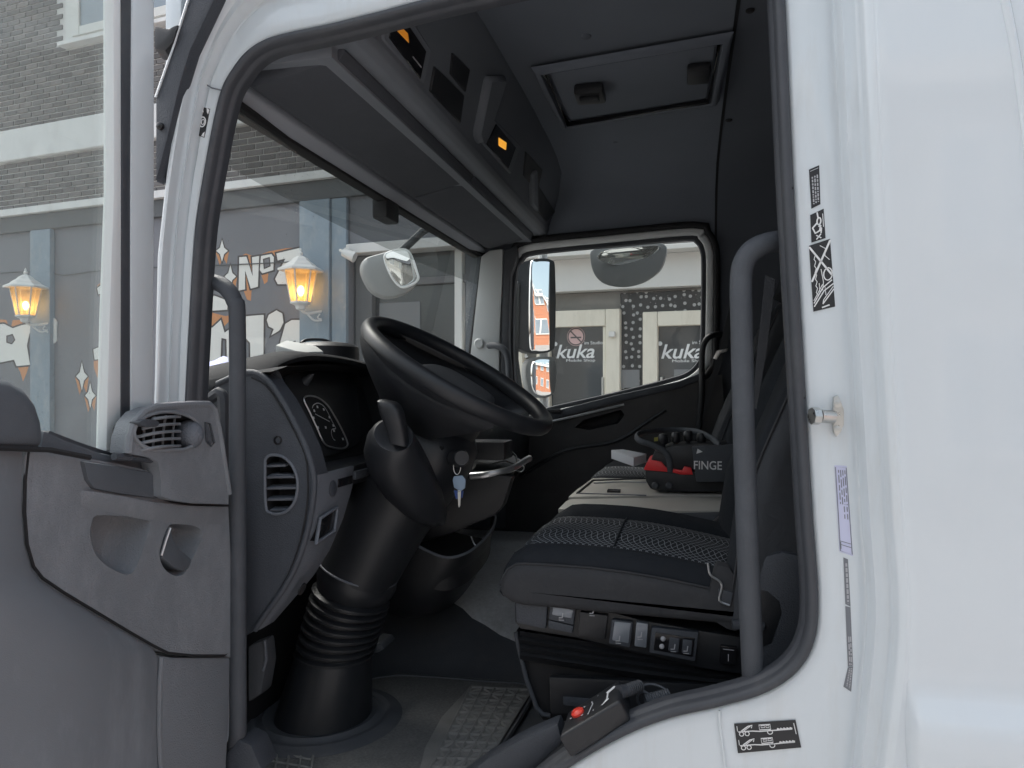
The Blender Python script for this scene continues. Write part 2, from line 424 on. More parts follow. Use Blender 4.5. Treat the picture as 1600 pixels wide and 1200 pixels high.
def amber_glass():
    m = bpy.data.materials.new("amber_glass"); m.use_nodes = True
    N, L = m.node_tree.nodes, m.node_tree.links; N.clear()
    o = N.new("ShaderNodeOutputMaterial")
    tr = N.new("ShaderNodeBsdfTransparent"); tr.inputs[0].default_value = (0.97, 0.86, 0.68, 1)
    tl = N.new("ShaderNodeBsdfTranslucent"); tl.inputs[0].default_value = (0.95, 0.80, 0.58, 1)
    gl = N.new("ShaderNodeBsdfGlossy"); gl.inputs["Roughness"].default_value = 0.08
    a = N.new("ShaderNodeMixShader"); a.inputs[0].default_value = 0.28
    b = N.new("ShaderNodeMixShader"); b.inputs[0].default_value = 0.06
    L.new(tr.outputs[0], a.inputs[1]); L.new(tl.outputs[0], a.inputs[2])
    L.new(a.outputs[0], b.inputs[1]); L.new(gl.outputs[0], b.inputs[2]); L.new(b.outputs[0], o.inputs[0])
    MATS["amber_glass"] = m
amber_glass()
def brick_tex():
    """far brickwork where single bricks can no longer be told apart"""
    m = bpy.data.materials.new("brickwork"); m.use_nodes = True
    N, L = m.node_tree.nodes, m.node_tree.links; b = N["Principled BSDF"]
    tc = N.new("ShaderNodeTexCoord"); mp = N.new("ShaderNodeMapping"); mp.inputs["Rotation"].default_value = (math.radians(90), 0, 0)
    bt = N.new("ShaderNodeTexBrick"); bt.inputs["Scale"].default_value = 1.0
    bt.inputs["Brick Width"].default_value = 0.25; bt.inputs["Row Height"].default_value = 0.075; bt.inputs["Mortar Size"].default_value = 0.006
    bt.inputs["Color1"].default_value = (0.40, 0.13, 0.06, 1); bt.inputs["Color2"].default_value = (0.50, 0.18, 0.08, 1); bt.inputs["Mortar"].default_value = (0.4, 0.33, 0.28, 1)
    L.new(tc.outputs["Object"], mp.inputs[0]); L.new(mp.outputs[0], bt.inputs["Vector"]); L.new(bt.outputs["Color"], b.inputs["Base Color"])
    b.inputs["Roughness"].default_value = 0.9
    MATS["brickwork"] = m
brick_tex()
def dots_mat():
    """white dots printed on a black panel"""
    m = bpy.data.materials.new("dotted_panel"); m.use_nodes = True
    N, L = m.node_tree.nodes, m.node_tree.links; b = N["Principled BSDF"]
    tc = N.new("ShaderNodeTexCoord")
    sp = N.new("ShaderNodeSeparateXYZ"); cb = N.new("ShaderNodeCombineXYZ")
    L.new(tc.outputs["Object"], sp.inputs[0]); L.new(sp.outputs[0], cb.inputs[0]); L.new(sp.outputs[2], cb.inputs[1])
    vo = N.new("ShaderNodeTexVoronoi"); vo.voronoi_dimensions = '2D'; vo.inputs["Scale"].default_value = 15.5; vo.inputs["Randomness"].default_value = 0.55
    L.new(cb.outputs[0], vo.inputs["Vector"])
    lt = N.new("ShaderNodeMath"); lt.operation = 'LESS_THAN'; lt.inputs[1].default_value = 0.22
    L.new(vo.outputs["Distance"], lt.inputs[0])
    mx = N.new("ShaderNodeMix"); mx.data_type = 'RGBA'
    mx.inputs["A"].default_value = (0.028, 0.028, 0.028, 1); mx.inputs["B"].default_value = (0.36, 0.36, 0.35, 1)
    L.new(lt.outputs[0], mx.inputs["Factor"]); L.new(mx.outputs["Result"], b.inputs["Base Color"])
    b.inputs["Roughness"].default_value = 0.7
    MATS["dotted_panel"] = m
dots_mat()

box("ground", (-150, -150, -0.3), (150, 150, 0.0), "pale_paving", bevel=0, kind="structure")
# far facade: a plane that runs almost along the truck
WO = CAM + ray(467, 440) * 8.0; WO.z = 0.0
WU = Vector((0.987, -0.16, 0)).normalized()
WN = Vector((-WU.y, WU.x, 0)) * -1.0           # towards the street and the camera
if WN.y > 0: WN = -WN
def W(px, py, off=0.0): return onplane(px, py, WO + WN * off, WN)
def wu(px, py=450): return (W(px, py) - WO).dot(WU)
def wz(px, py): return W(px, py).z
def wp(u, z, off=0.0): return WO + WU * u + WN * off + Vector((0, 0, z))
def wbox(name, u0, u1, z0, z1, o0, o1, m, parent, bevel=0.006, **k):
    return prism(name, [wp(u0, z0, o0), wp(u1, z0, o0), wp(u1, z1, o0), wp(u0, z1, o0)], WN * (o1 - o0), m, parent, bevel, 1, **k)
prism("pavement", [wp(-9, 0, 0.02), wp(9, 0, 0.02), wp(9, 0, 1.2), wp(-9, 0, 1.2)], (0, 0, 0.13), "paving", kind="structure")
prism("kerb", [wp(-9, 0, 1.205), wp(9, 0, 1.205), wp(9, 0, 1.35), wp(-9, 0, 1.35)], (0, 0, 0.125), "kerb_stone", bevel=0.01, kind="structure")

UL, UR = wu(-420), wu(752)
pub = empty("corner_pub", wp((UL + UR) / 2, 0, 0), label="dark brick house with white band, grey painted ground floor and graffiti lettering", category="building")
z_trim0, z_trim1 = wz(90, 332), wz(90, 321)           # thin white ledge over the ground floor
z_band0, z_band1 = wz(90, 243), wz(90, 193)           # broad white band
wall = wbox("ground_floor_wall", UL, wu(545), 0, z_trim0 - 0.002, -0.35, 0.0, "plaster", pub)
bw = wbox("brick_wall", UL, UR, z_trim0, 9.0, -0.35, 0.0, "mortar", pub)
wbox("ledge", UL, UR, z_trim0, z_trim1, 0.001, 0.10, "white_render", pub)
wbox("fascia_strip", UL, UR, z_trim0 - 0.20, z_trim0 - 0.003, 0.001, 0.05, "ledge_grey", pub)
wbox("white_band", UL, UR, z_band0, z_band1, 0.001, 0.07, "white_render", pub, bevel=0.012)
# upper window
wx0, wx1 = wu(108, 40), wu(330, 40); wzb = wz(110, 70)
uw = wbox("window", wx0, wx1, wzb, wzb + 1.9, 0.001, 0.05, "window_white", pub)
wbox("window_sill", wx0 - 0.05, wx1 + 0.05, wzb - 0.05, wzb - 0.002, 0.001, 0.12, "white_render", uw)
wbox("window_pane", wx0 + 0.26, wx1 - 0.26, wzb + 0.16, wzb + 1.75, 0.0505, 0.054, "pane_sky", uw, bevel=0)
wbox("window_sash", wx0 + 0.135, wx0 + 0.255, wzb + 0.05, wzb + 1.85, 0.0505, 0.075, "window_white", uw)
wbox("window_sash", wx1 - 0.255, wx1 - 0.135, wzb + 0.05, wzb + 1.85, 0.0505, 0.075, "window_white", uw)
wbox("window_sash", wx0 + 0.257, wx1 - 0.257, wzb + 0.05, wzb + 0.155, 0.0505, 0.075, "window_white", uw)
# single bricks where they can be told apart, shared mesh data
BW_, BH_ = 0.215, 0.066
bmeshes = []
for i in range(4):
    bm = bmesh.new(); bm_box(bm, (-BW_ / 2 + 0.0075, -0.014, -BH_ / 2 + 0.007), (BW_ / 2 - 0.0075, 0.0, BH_ / 2 - 0.007))
    bmesh.ops.recalc_face_normals(bm, faces=bm.faces); bev(bm, 0.003, 1)
    me = bpy.data.meshes.new("brick"); bm.to_mesh(me); bm.free(); me.materials.append(MATS["brick_%d" % i]); bmeshes.append(me)
rot = Matrix((WU, -WN, Vector((0, 0, 1)))).transposed().to_euler()
bricks = []
rest = bmesh.new()
def brick_ok(u, z):
    if z_band0 - 0.03 < z < z_band1 + 0.03: return False
    if wx0 - 0.12 < u < wx1 + 0.12 and z > wzb - 0.07: return False
    return True
ROWS = int((7.6 - z_trim1) / BH_)
va, vb, vc, vd = wu(-14, 200), wu(188, 200), wu(335, 260), wu(452, 260)
for r in range(ROWS):
    z = z_trim1 + 0.005 + (r + 0.5) * BH_
    off = (r % 2) * BW_ / 2 + (0.25 * BW_ if r % 5 == 3 else 0)
    for c in range(int((UR - UL) / BW_) - 1):
        u = UL + (c + 0.7) * BW_ + off
        if not brick_ok(u, z): continue
        k = random.choices((0, 1, 2, 3), (5, 4, 2, 3))[0]
        zc = 1.85 + 9.6 * 0.5
        if (va < u < vb and z < zc - 0.0) or (vc < u < vd and z < wz(400, 205)):
            if len(bricks) < 300:
                o = bpy.data.objects.new("brick", bmeshes[k])
                o.location = wp(u + random.uniform(-.003, .003), z, 0.0005 - random.uniform(0, 0.004)); o.rotation_euler = rot
                put(o, bw); bricks.append(o); continue
        s = len(rest.verts)
        bm_box(rest, (u - BW_ / 2 + 0.0075, 0.0005, z - BH_ / 2 + 0.007), (u + BW_ / 2 - 0.0075, 0.0125, z + BH_ / 2 - 0.007))
for v in rest.verts: v.co = wp(v.co.x, v.co.z, v.co.y)
for f in rest.faces: pass
nb = len(rest.faces) // 6
rest.faces.ensure_lookup_table()
for i in range(nb):
    k = random.choices((0, 1, 2, 3), (5, 4, 2, 3))[0]
    for f in rest.faces[i * 6:i * 6 + 6]: f.material_index = k
finish("brickwork", rest, ["brick_0", "brick_1", "brick_2", "brick_3"], bw, 0, kind="stuff")
wbox("name_plate", wu(171, 150), wu(186, 150), wz(178, 160), wz(178, 143), 0.016, 0.024, "window_white", pub, bevel=0.002)

# pilasters
zt = z_trim0 - 0.205
wbox("pilaster", wu(55), wu(86), 0, zt, 0.001, 0.07, "pilaster_blue", pub)
wbox("pilaster", wu(475), wu(521), 0, zt, 0.001, 0.08, "pilaster_blue", pub)
wbox("pilaster", wu(522), wu(545), 0, zt, 0.001, 0.05, "pilaster_blue", pub)
# shop window beyond the pilasters
zb1, zb0 = wz(600, 379), wz(600, 394)
sw = wbox("shop_window", wu(545.5), UR, 0, zb0 - 0.002, -0.35, -0.16, "pane_dark", pub, bevel=0)
wbox("window_lintel", wu(545.5), UR, zb0, zb1, -0.35, 0.06, "white_render", pub)
wbox("lintel_wall", wu(545.5), UR, zb1 + 0.002, z_trim0 - 0.002, -0.35, 0.0, "plaster", pub)
wbox("window_post", wu(548), wu(574), 0, zb0 - 0.004, -0.159, -0.08, "plaster_dark", sw)
wbox("window_post", wu(704), wu(716), 0, zb0 - 0.004, -0.159, -0.08, "window_white", sw)
wbox("window_blind", wu(580), wu(645), 0.2, wz(610, 470), -0.158, -0.148, "drape", sw)
wbox("window_rail", wu(575), wu(752), wz(660, 442), wz(660, 430), -0.159, -0.10, "plaster_dark", sw)
wbox("window_post", wu(730), wu(738), 0, wz(735, 480), -0.159, -0.06, "frame_cream", sw)

tube("facade_cable", [W(x, y, 0.012) for x, y in ((-80, 431), (60, 424), (100, 430), (170, 421), (300, 416), (440, 410), (500, 404), (536, 398))], 0.006, "ledge_grey", pub, 6, 3)
tube("facade_cable", [W(x, y, 0.08) for x, y in ((-60, 300), (40, 293), (120, 292), (190, 283))], 0.005, "ledge_grey", pub, 6, 3)
# painted lettering: each piece a thin raised coat of paint
def poly_offset(p, d):
    n = len(p); out = []
    area = sum(p[i][0] * p[(i + 1) % n][1] - p[(i + 1) % n][0] * p[i][1] for i in range(n))
    s = 1 if area > 0 else -1
    for i in range(n):
        ax, ay = p[i][0] - p[i - 1][0], p[i][1] - p[i - 1][1]
        bx, by = p[(i + 1) % n][0] - p[i][0], p[(i + 1) % n][1] - p[i][1]
        la, lb = math.hypot(ax, ay) or 1, math.hypot(bx, by) or 1
        nx, ny = s * (ay / la + by / lb), -s * (ax / la + bx / lb)
        l = math.hypot(nx, ny) or 1
        k = d / max(0.45, (l / 2))
        out.append((p[i][0] + nx / l * k, p[i][1] + ny / l * k))
    return out
def paint(name, pxs, m, o0, o1, parent=None):
    return prism(name, [W(x, y, o0) for x, y in pxs], WN * (o1 - o0), m, parent or pub, 0, smooth=0)
def letter(pxs, edge=2.6, lo=0.0015):
    a = paint("painted_letter", pxs, "graffiti_white", lo + 0.0021, lo + 0.0035)
    paint("letter_outline", poly_offset(pxs, edge), "graffiti_dark", lo, lo + 0.002, a)
def hole(pxs, lo=0.0036):
    paint("letter_counter", pxs, "plaster", lo + 0.0021, lo + 0.003)
    paint("letter_outline", poly_offset(pxs, 2.0), "graffiti_dark", lo, lo + 0.002)
def drip(pxs): paint("painted_drip", pxs, "graffiti_orange", 0.0005, 0.0012)
def star(cx, cy, w, h):
    P_ = [(cx, cy - h), (cx + w * .35, cy - h * .3), (cx + w, cy), (cx + w * .35, cy + h * .3), (cx, cy + h), (cx - w * .35, cy + h * .3), (cx - w, cy), (cx - w * .35, cy - h * .3)]
    letter(P_, 1.8)
    drip([(cx - w * 1.2, cy), (cx + w * 1.2, cy), (cx + w * .8, cy + h * 1.2), (cx + w * .2, cy + h * .6), (cx - w * .4, cy + h * 1.3)])
drip([(373, 402), (384, 396), (398, 401), (420, 393), (446, 388), (470, 386), (470, 398), (462, 400), (458, 406), (452, 399), (440, 402), (428, 401), (422, 402), (418, 440), (413, 444), (408, 428), (400, 420), (396, 405), (392, 470), (386, 468), (380, 452), (374, 450)])
letter([(374, 402), (385, 401), (395, 432), (394, 402), (405, 400), (403, 448), (392, 451), (383, 422), (383, 452), (373, 454)])
letter([(408, 400), (424, 397), (428, 402), (427, 422), (410, 427), (406, 422)]); hole([(413, 406), (420, 404), (421, 415), (414, 418)])
letter([(432, 396), (470, 387), (470, 398), (458, 412), (452, 444), (434, 444), (430, 436), (441, 414), (446, 404), (434, 407)])
star(347, 392, 9, 17); star(360, 432, 9, 18)
drip([(312, 492), (330, 488), (352, 494), (373, 490), (386, 498), (372, 500), (364, 512), (358, 502), (340, 520), (334, 536), (330, 510), (318, 506)])
letter([(296, 470), (335, 462), (356, 470), (355, 484), (322, 486), (298, 490)])
letter([(300, 500), (316, 506), (332, 512), (345, 500), (351, 520), (362, 512), (372, 500), (386, 494), (412, 492), (411, 620), (392, 620), (391, 536), (384, 528), (380, 540), (380, 620), (356, 620), (354, 530), (346, 528), (342, 620), (322, 620), (320, 534), (312, 528), (308, 620), (296, 620)])
letter([(420, 492), (432, 485), (441, 490), (443, 504), (437, 516), (424, 524), (428, 514), (420, 510), (417, 500)])
letter([(446, 506), (456, 500), (471, 500), (472, 520), (472, 620), (463, 620), (462, 532), (456, 534), (455, 620), (440, 620), (438, 535)])
# piece of lettering behind the open door
drip([(-30, 496), (10, 500), (16, 516), (20, 500), (34, 500), (38, 518), (44, 498), (56, 500), (52, 512), (30, 520), (6, 516)])
drip([(24, 566), (46, 568), (42, 582), (36, 596), (32, 582)])
letter([(-40, 520), (-12, 508), (6, 506), (20, 513), (34, 508), (52, 505), (46, 522), (42, 540), (47, 570), (26, 572), (22, 562), (2, 566), (-30, 566)])
hole([(12, 526), (19, 524), (22, 531), (18, 536), (12, 534)])
star(128, 588, 9, 22); star(141, 618, 8, 20)
drip([(146, 556), (160, 558), (158, 580), (152, 590), (147, 575)])
letter([(146, 546), (160, 540), (162, 560), (148, 562)], 1.8)
drip([(152, 446), (170, 432), (176, 470), (162, 462), (158, 472)])
letter([(152, 450), (166, 440), (178, 440), (176, 458), (166, 462), (164, 456), (154, 460)], 1.8)
letter([(160, 494), (172, 484), (180, 486), (178, 520), (164, 522), (158, 510)], 1.8)

# wall lanterns
def lantern(px, py, s, label):
    base = W(px, py, 0.26)
    t = empty("wall_lantern", base - Vector((0, 0, 0.3)), label=label, category="wall lamp", group="lanterns on the grey facade")
    def hexring(r, z): return [base + (WU * math.cos(math.pi / 3 * j + .26) + WN * math.sin(math.pi / 3 * j + .26)) * r * s + Vector((0, 0, z * s)) for j in range(6)]
    zt_, zb_ = 0.155, -0.175
    loft("roof_cap", [hexring(r, z) for r, z in ((0.235, 0.150), (0.235, 0.170), (0.165, 0.205), (0.15, 0.225), (0.10, 0.255), (0.075, 0.285), (0.03, 0.31))], "lantern_white", t, cap0=True, cap1=True, smooth=0)
    lathe("finial", [(0.012 * s, 0), (0.024 * s, 0.02 * s), (0.024 * s, 0.035 * s), (0.01 * s, 0.05 * s), (0.014 * s, 0.06 * s), (0.003 * s, 0.085 * s)], base + Vector((0, 0, 0.308 * s)), (0, 0, 1), "lantern_white", t, 10)
    top, bot = hexring(0.165, zt_), hexring(0.10, zb_)
    for j in range(6):
        a, b, c, d = top[j], top[(j + 1) % 6], bot[(j + 1) % 6], bot[j]
        n = (b - a).cross(d - a).normalized()
        prism("lamp_pane", [a, b, c, d], n * 0.003, "amber_glass", t, 0, smooth=0)
        tube("lamp_bar", [a + Vector((0, 0, .004)), d], 0.008 * s, "lantern_white", t, 6)
    loft("lamp_base", [hexring(r, z) for r, z in ((0.112, -0.172), (0.112, -0.19), (0.06, -0.215), (0.05, -0.25), (0.02, -0.262))], "lantern_white", t, cap0=True, cap1=True, smooth=0)
    lathe("bulb", [(0.012, -0.06), (0.03, -0.03), (0.036, 0.0), (0.026, 0.032), (0.008, 0.045)], base + Vector((0, 0, -0.05 * s)), (0, 0, 1), "bulb", t, 12)
    lathe("bulb_holder", [(0.018, 0), (0.022, 0.05)], base + Vector((0, 0, -0.19 * s)), (0, 0, 1), "lantern_white", t, 10)
    Q = lambda k: base - WN * k + WU * (k * 0.62)
    tube("bracket_arm", [base + Vector((0, 0, -0.255 * s)), Q(0.05) + Vector((0, 0, -0.29 * s)), Q(0.15) + Vector((0, 0, -0.27 * s)), Q(0.24) + Vector((0, 0, -0.25 * s))], 0.013 * s, "lantern_white", t, 8, 5)
    tube("bracket_scroll", [Q(0.06) + Vector((0, 0, -0.30 * s)), Q(0.12) + Vector((0, 0, -0.36 * s)), Q(0.19) + Vector((0, 0, -0.36 * s)), Q(0.22) + Vector((0, 0, -0.43 * s)), Q(0.245) + Vector((0, 0, -0.45 * s))], 0.011 * s, "lantern_white", t, 8, 5)
    tube("bracket_scroll", [Q(0.17) + Vector((0, 0, -0.29 * s)), Q(0.15) + Vector((0, 0, -0.33 * s)), Q(0.19) + Vector((0, 0, -0.34 * s)), Q(0.21) + Vector((0, 0, -0.30 * s))], 0.008 * s, "lantern_white", t, 6, 5)
    p0 = Q(0.258) + Vector((0, 0, -0.34 * s))
    prism("wall_plate", [p0 + WU * a * s + Vector((0, 0, b * s)) for a, b in ((-.045, -.13), (0, -.16), (.045, -.13), (.04, 0), (.05, .10), (0, .15), (-.05, .10), (-.04, 0))], WN * 0.02, "lantern_white", t, 0.004)
lantern(470, 446, 0.95, "lit white wall lantern seen through the windscreen, beside the steering wheel")
lantern(40, 470, 1.0, "lit white wall lantern seen through the open door's window")
# small floodlight on the pilaster
fb = W(541, 395, 0.2)
fl = empty("floodlight", fb, label="small white spotlight fixed on the blue grey pilaster", category="spotlight")
tube("lamp_head", [fb - WU * 0.02 + WN * 0.03 + Vector((0, 0, .0)), fb + WU * 0.10 - Vector((0, 0, .05))], [0.035, 0.055], "lantern_white", fl, 12)
tube("bracket", [fb - WU * 0.02, fb - WU * 0.07 + Vector((0, 0, .03)), fb - WU * 0.07 - WN * 0.12 + Vector((0, 0, .03))], 0.014, "lantern_white", fl, 8)
lathe("wall_plate", [(0.045, 0), (0.045, 0.02)], fb - WU * 0.07 - WN * 0.12 + Vector((0, 0, .03)), WN, "lantern_white", fl, 12)

# shop with cream doors, seen through the passenger window
UE = wu(1500)
shop = empty("corner_shop", wp((UR + UE) / 2, 0, 0), label="grey shop front with cream door frames and white dotted dark panel", category="building")
zs1 = wz(980, 400); zs0 = wz(980, 452)
wbox("ground_floor_wall", UR + 0.01, UE, 0, zs0, -0.4, -0.1, "plaster_beige", shop)
wbox("fascia_board", UR + 0.01, UE, zs0 + 0.002, zs1, -0.4, 0.02, "window_white", shop)
wbox("upper_wall", UR + 0.01, UE, zs1 + 0.002, 9.0, -0.4, -0.05, "brick_2", shop, bevel=0)
wbox("dotted_panel", wu(966), wu(1220), 0, wz(1000, 455), -0.098, -0.07, "dotted_panel", shop)
def door(u0, u1, ztop, th, tw):
    d = wbox("door_pane", u0 + 0.02, u1 - 0.02, 0.02, ztop - 0.02, -0.097, -0.06, "pane_dark", shop, bevel=0)
    wbox("door_post", u0, u0 + tw, 0, ztop, -0.099, 0.0, "frame_cream", d)
    wbox("door_post", u1 - tw, u1, 0, ztop, -0.099, 0.0, "frame_cream", d)
    wbox("door_header", u0 + tw + 0.002, u1 - tw - 0.002, ztop - th, ztop, -0.099, 0.0, "frame_cream", d)
    wbox("door_post_rim", u1 - tw - 0.03, u1 - tw - 0.002, 0, ztop - th - 0.002, -0.058, -0.02, "frame_cream", d)
    return d
d1 = door(wu(838), wu(968), wz(920, 484), wz(920, 484) - wz(920, 510), wu(968) - wu(946))
d2 = door(wu(1004), wu(1140), wz(1050, 486), wz(1050, 486) - wz(1050, 509), wu(1027) - wu(1004))
d0 = door(wu(756), wu(816), wz(800, 484), wz(800, 484) - wz(800, 496), 0.07)
box_h = wu(966) - wu(961)
wbox("door_handle", wu(952), wu(962), wz(957, 527), wz(957, 518), 0.001, 0.03, "window_white", d1)
def logo(pxc, pyc, dd):
    c = W(pxc, pyc, -0.058)
    text_on("shop_lettering", "kuka", c, WU, (0, 0, 1), 0.125, "print_white", dd, width=0.36, extrude=0.002, shear=0.25, offset=0.012)
    text_on("shop_lettering", "im Studio", c + WU * 0.17 + Vector((0, 0, 0.075)), WU, (0, 0, 1), 0.03, "print_white", dd, width=0.17, extrude=0.001)
    text_on("shop_lettering", "Mobile Shop", c + WU * 0.05 - Vector((0, 0, 0.085)), WU, (0, 0, 1), 0.032, "print_white", dd, width=0.27, extrude=0.001)
    lathe("logo_dot", [(0.02, 0), (0.02, 0.002)], c - WU * 0.19 + Vector((0, 0, 0.07)), WN, "print_white", dd, 12)
for dd, u_ in ((d1, wu(941)), (d2, wu(1033))):
    tube("door_pull", [wp(u_, wz(920, 590), -0.06), wp(u_, wz(920, 590), -0.02), wp(u_, wz(920, 620), -0.02), wp(u_, wz(920, 620), -0.06)], 0.012, "steel", dd, 8)
    wbox("notice_sheet", u_ + 0.10, u_ + 0.32, wz(920, 606), wz(920, 578), -0.0585, -0.056, "drape", dd, bevel=0)
logo(899, 549, d1); logo(1066, 549, d2); logo(797, 549, d0)
pc = W(900, 526, -0.058)
lathe("no_smoking_disc", [(0.085, 0), (0.085, 0.002)], pc, WN, "sign_pink", d1, 24)
bm = bmesh.new()
bm_strip(bm, [pc + (WU * math.cos(a) + Vector((0, 0, math.sin(a)))) * 0.075 for a in [2 * math.pi * i / 24 for i in range(24)]], 0.012, WN, 0.003, True)
bm_strip(bm, [pc - WU * 0.05 + Vector((0, 0, 0.05)), pc + WU * 0.05 - Vector((0, 0, 0.05))], 0.012, WN, 0.003)
bm_strip(bm, [pc - WU * 0.05 - Vector((0, 0, 0.008)), pc + WU * 0.05 - Vector((0, 0, 0.008))], 0.014, WN, 0.0025)
finish("no_smoking_symbol", bm, "graffiti_dark", d1, 0)
so = wbox("orange_sign", wu(770), wu(808), wz(795, 511), wz(795, 497), -0.055, -0.045, "sign_orange", d0, bevel=0.002)
text_on("sign_lettering", "NG", W(798, 504, -0.044), WU, (0, 0, 1), 0.055, "graffiti_dark", d0, extrude=0.001)
wbox("awning_roller", wu(820), wu(1500), wz(980, 400), wz(980, 392), 0.021, 0.2, "window_white", shop)

# houses seen only in the mirrors, the glass and the paint
def house(name, org, ax, nrm, width, height, m, label, sx, zs, ww, wh):
    org, ax, nrm = Vector(org), Vector(ax).normalized(), Vector(nrm).normalized()
    t = empty(name, org + ax * width / 2, label=label, category="building")
    def pb(nm, a0, a1, z0, z1, o0, o1, mm, par):
        return prism(nm, [org + ax * a0 + nrm * o0 + Vector((0, 0, z0)), org + ax * a1 + nrm * o0 + Vector((0, 0, z0)), org + ax * a1 + nrm * o0 + Vector((0, 0, z1)), org + ax * a0 + nrm * o0 + Vector((0, 0, z1))], nrm * (o1 - o0), mm, par, 0, smooth=0)
    pb("wall", 0, width, 0, height, -5, 0, m, t)
    pb("roof_cornice", -0.1, width + 0.1, height, height + 0.3, -5, 0.25, "window_white", t)
    for z0 in zs:
        a = sx
        while a + ww < width:
            f = pb("window", a, a + ww, z0, z0 + wh, 0.002, 0.06, "window_white", t)
            pb("window_pane", a + 0.1, a + ww / 2 - 0.04, z0 + 0.1, z0 + wh - 0.1, 0.061, 0.066, "pane_sky", f)
            pb("window_pane", a + ww / 2 + 0.04, a + ww - 0.1, z0 + 0.1, z0 + wh - 0.1, 0.061, 0.066, "pane_sky", f)
            a += ww + 1.3
    return t
house("townhouse", (-12, -9.5, 0), (1, 0, 0), (0, 1, 0), 26, 5.6, "house_render", "pale rendered house across the street, mirrored in the white paint", 1.0, (0.9, 3.4), 1.5, 1.7)
house("orange_brick_house", (12.5, -8.0, 0), (0.12, 1, 0), (-1, 0.12, 0), 18, 4.6, "brickwork", "orange brick house mirrored in the passenger side mirrors", 0.8, (1.0, 3.8), 1.2, 1.5)
# ------------------------------------------------------------------ the truck: cab shell and open door
truck = empty("truck", (-0.25, 1.1, 0.0), label="white truck cab with its driver's door wide open", category="truck")
def panel(name, outline, holes, vec, hvec, m, parent, bevel=0.0, inset=0.75, floor=True, hm=None, hshift=(0, 0, 0), **k):
    """plate with recesses: outline and holes are coplanar loops, vec = back of the plate, hvec = depth of a recess"""
    bm = bmesh.new(); vec = Vector(vec); hvec = Vector(hvec)
    es = []; loops = []
    for lp in [outline] + list(holes):
        vs = [bm.verts.new(p) for p in lp]; loops.append(vs)
        for i in range(len(vs)): es.append(bm.edges.new((vs[i], vs[(i + 1) % len(vs)])))
    bmesh.ops.triangle_fill(bm, edges=es, use_beauty=True)
    o = loops[0]; b = [bm.verts.new(v.co + vec) for v in o]
    for i in range(len(o)): bm.faces.new((o[i], o[(i + 1) % len(o)], b[(i + 1) % len(o)], b[i]))
    for h in loops[1:]:
        c = sum((v.co for v in h), Vector()) / len(h)
        steps = [h]
        for s, dd in ((0.03, 0.05), (0.08, 0.2), (0.25, 0.55), (0.55, 0.85), (0.8, 0.96), (1.0, 1.0)):
            k_ = 1 - (1 - inset) * s
            steps.append([bm.verts.new(c + (v.co - c) * k_ + hvec * dd + Vector(hshift) * s) for v in h])
        for a, d in zip(steps, steps[1:]):
            for i in range(len(h)):
                f = bm.faces.new((a[i], a[(i + 1) % len(h)], d[(i + 1) % len(h)], d[i]))
                if hm is not None: f.material_index = 1
        if floor:
            f = bm.faces.new(steps[-1])
            if hm is not None: f.material_index = 1
    return finish(name, bm, [m] + ([hm] if hm else []), parent, 55, **k)
def xz_off(pts, d): return poly_offset(pts, d)

# door opening: outer edge of the rubber seal
OPEN_PX = [(283, 900), (288, 700), (292, 625), (298, 510), (305, 390), (312, 325), (327, 238), (338, 182), (350, 138), (367, 108), (386, 84), (411, 66), (445, 54), (520, 38), (600, 18), (700, -8),
           (900, -52), (1080, -92), (1160, -106), (1205, -88), (1222, -40), (1227, 0), (1241, 300), (1256, 560), (1270, 800), (1279, 930), (1273, 1000),
           (1246, 1048), (1195, 1082), (1120, 1104), (1050, 1120), (980, 1147), (900, 1192), (830, 1245), (740, 1330), (660, 1400), (590, 1440), (480, 1450), (370, 1440), (310, 1400), (290, 1320), (282, 1120)]
op3 = catmull([at(x, y, y=0.02) for x, y in OPEN_PX], 5, True)
OP = [(p.x, p.z) for p in op3]
def ring(d, y): return [Vector((x, y, z)) for x, z in xz_off(OP, d)]
body = empty("cab_body", (-0.25, 0.0, 0.6), truck)
seal = loft("door_seal", [ring(d, y) for d, y in ((-0.0245, 0.050), (-0.0245, 0.036), (-0.0235, 0.028), (-0.020, 0.026), (-0.0185, 0.021), (-0.0175, 0.012), (-0.013, 0.006), (-0.006, 0.006), (-0.002, 0.012), (0.0, 0.022), (0.001, 0.03))], "rubber", body, smooth=60)
# jamb and outer skin
FX = [(at(x, y, y=-0.035).x, at(x, y, y=-0.035).z) for x, y in ((230, 1500), (238, 900), (241, 650), (247, 400), (262, 262), (287, 110), (330, -20), (356, -90))]
OUTL = [(0.66, 0.72)] + [(0.66, 1.6), (0.66, 2.0), (0.65, 2.45), (0.60, 2.66), (0.5, 2.74), (-0.5, 2.74)] + FX[::-1]
OUTL = [(o[0], o[1]) for o in OUTL]
CX, CZ = -0.34, 1.95
def hit_outline(x, z):
    dx, dz = x - CX, z - CZ; best = None
    n = len(OUTL)
    for i in range(n):
        (ax, az_), (bx, bz) = OUTL[i], OUTL[(i + 1) % n]
        ex, ez = bx - ax, bz - az_
        den = dx * ez - dz * ex
        if abs(den) < 1e-9: continue
        t = ((ax - CX) * ez - (az_ - CZ) * ex) / den
        s = ((ax - CX) * dz - (az_ - CZ) * dx) / den
        if t > 0 and -1e-6 <= s <= 1 + 1e-6 and (best is None or t > best): best = t
    return (CX + dx * best, CZ + dz * best)
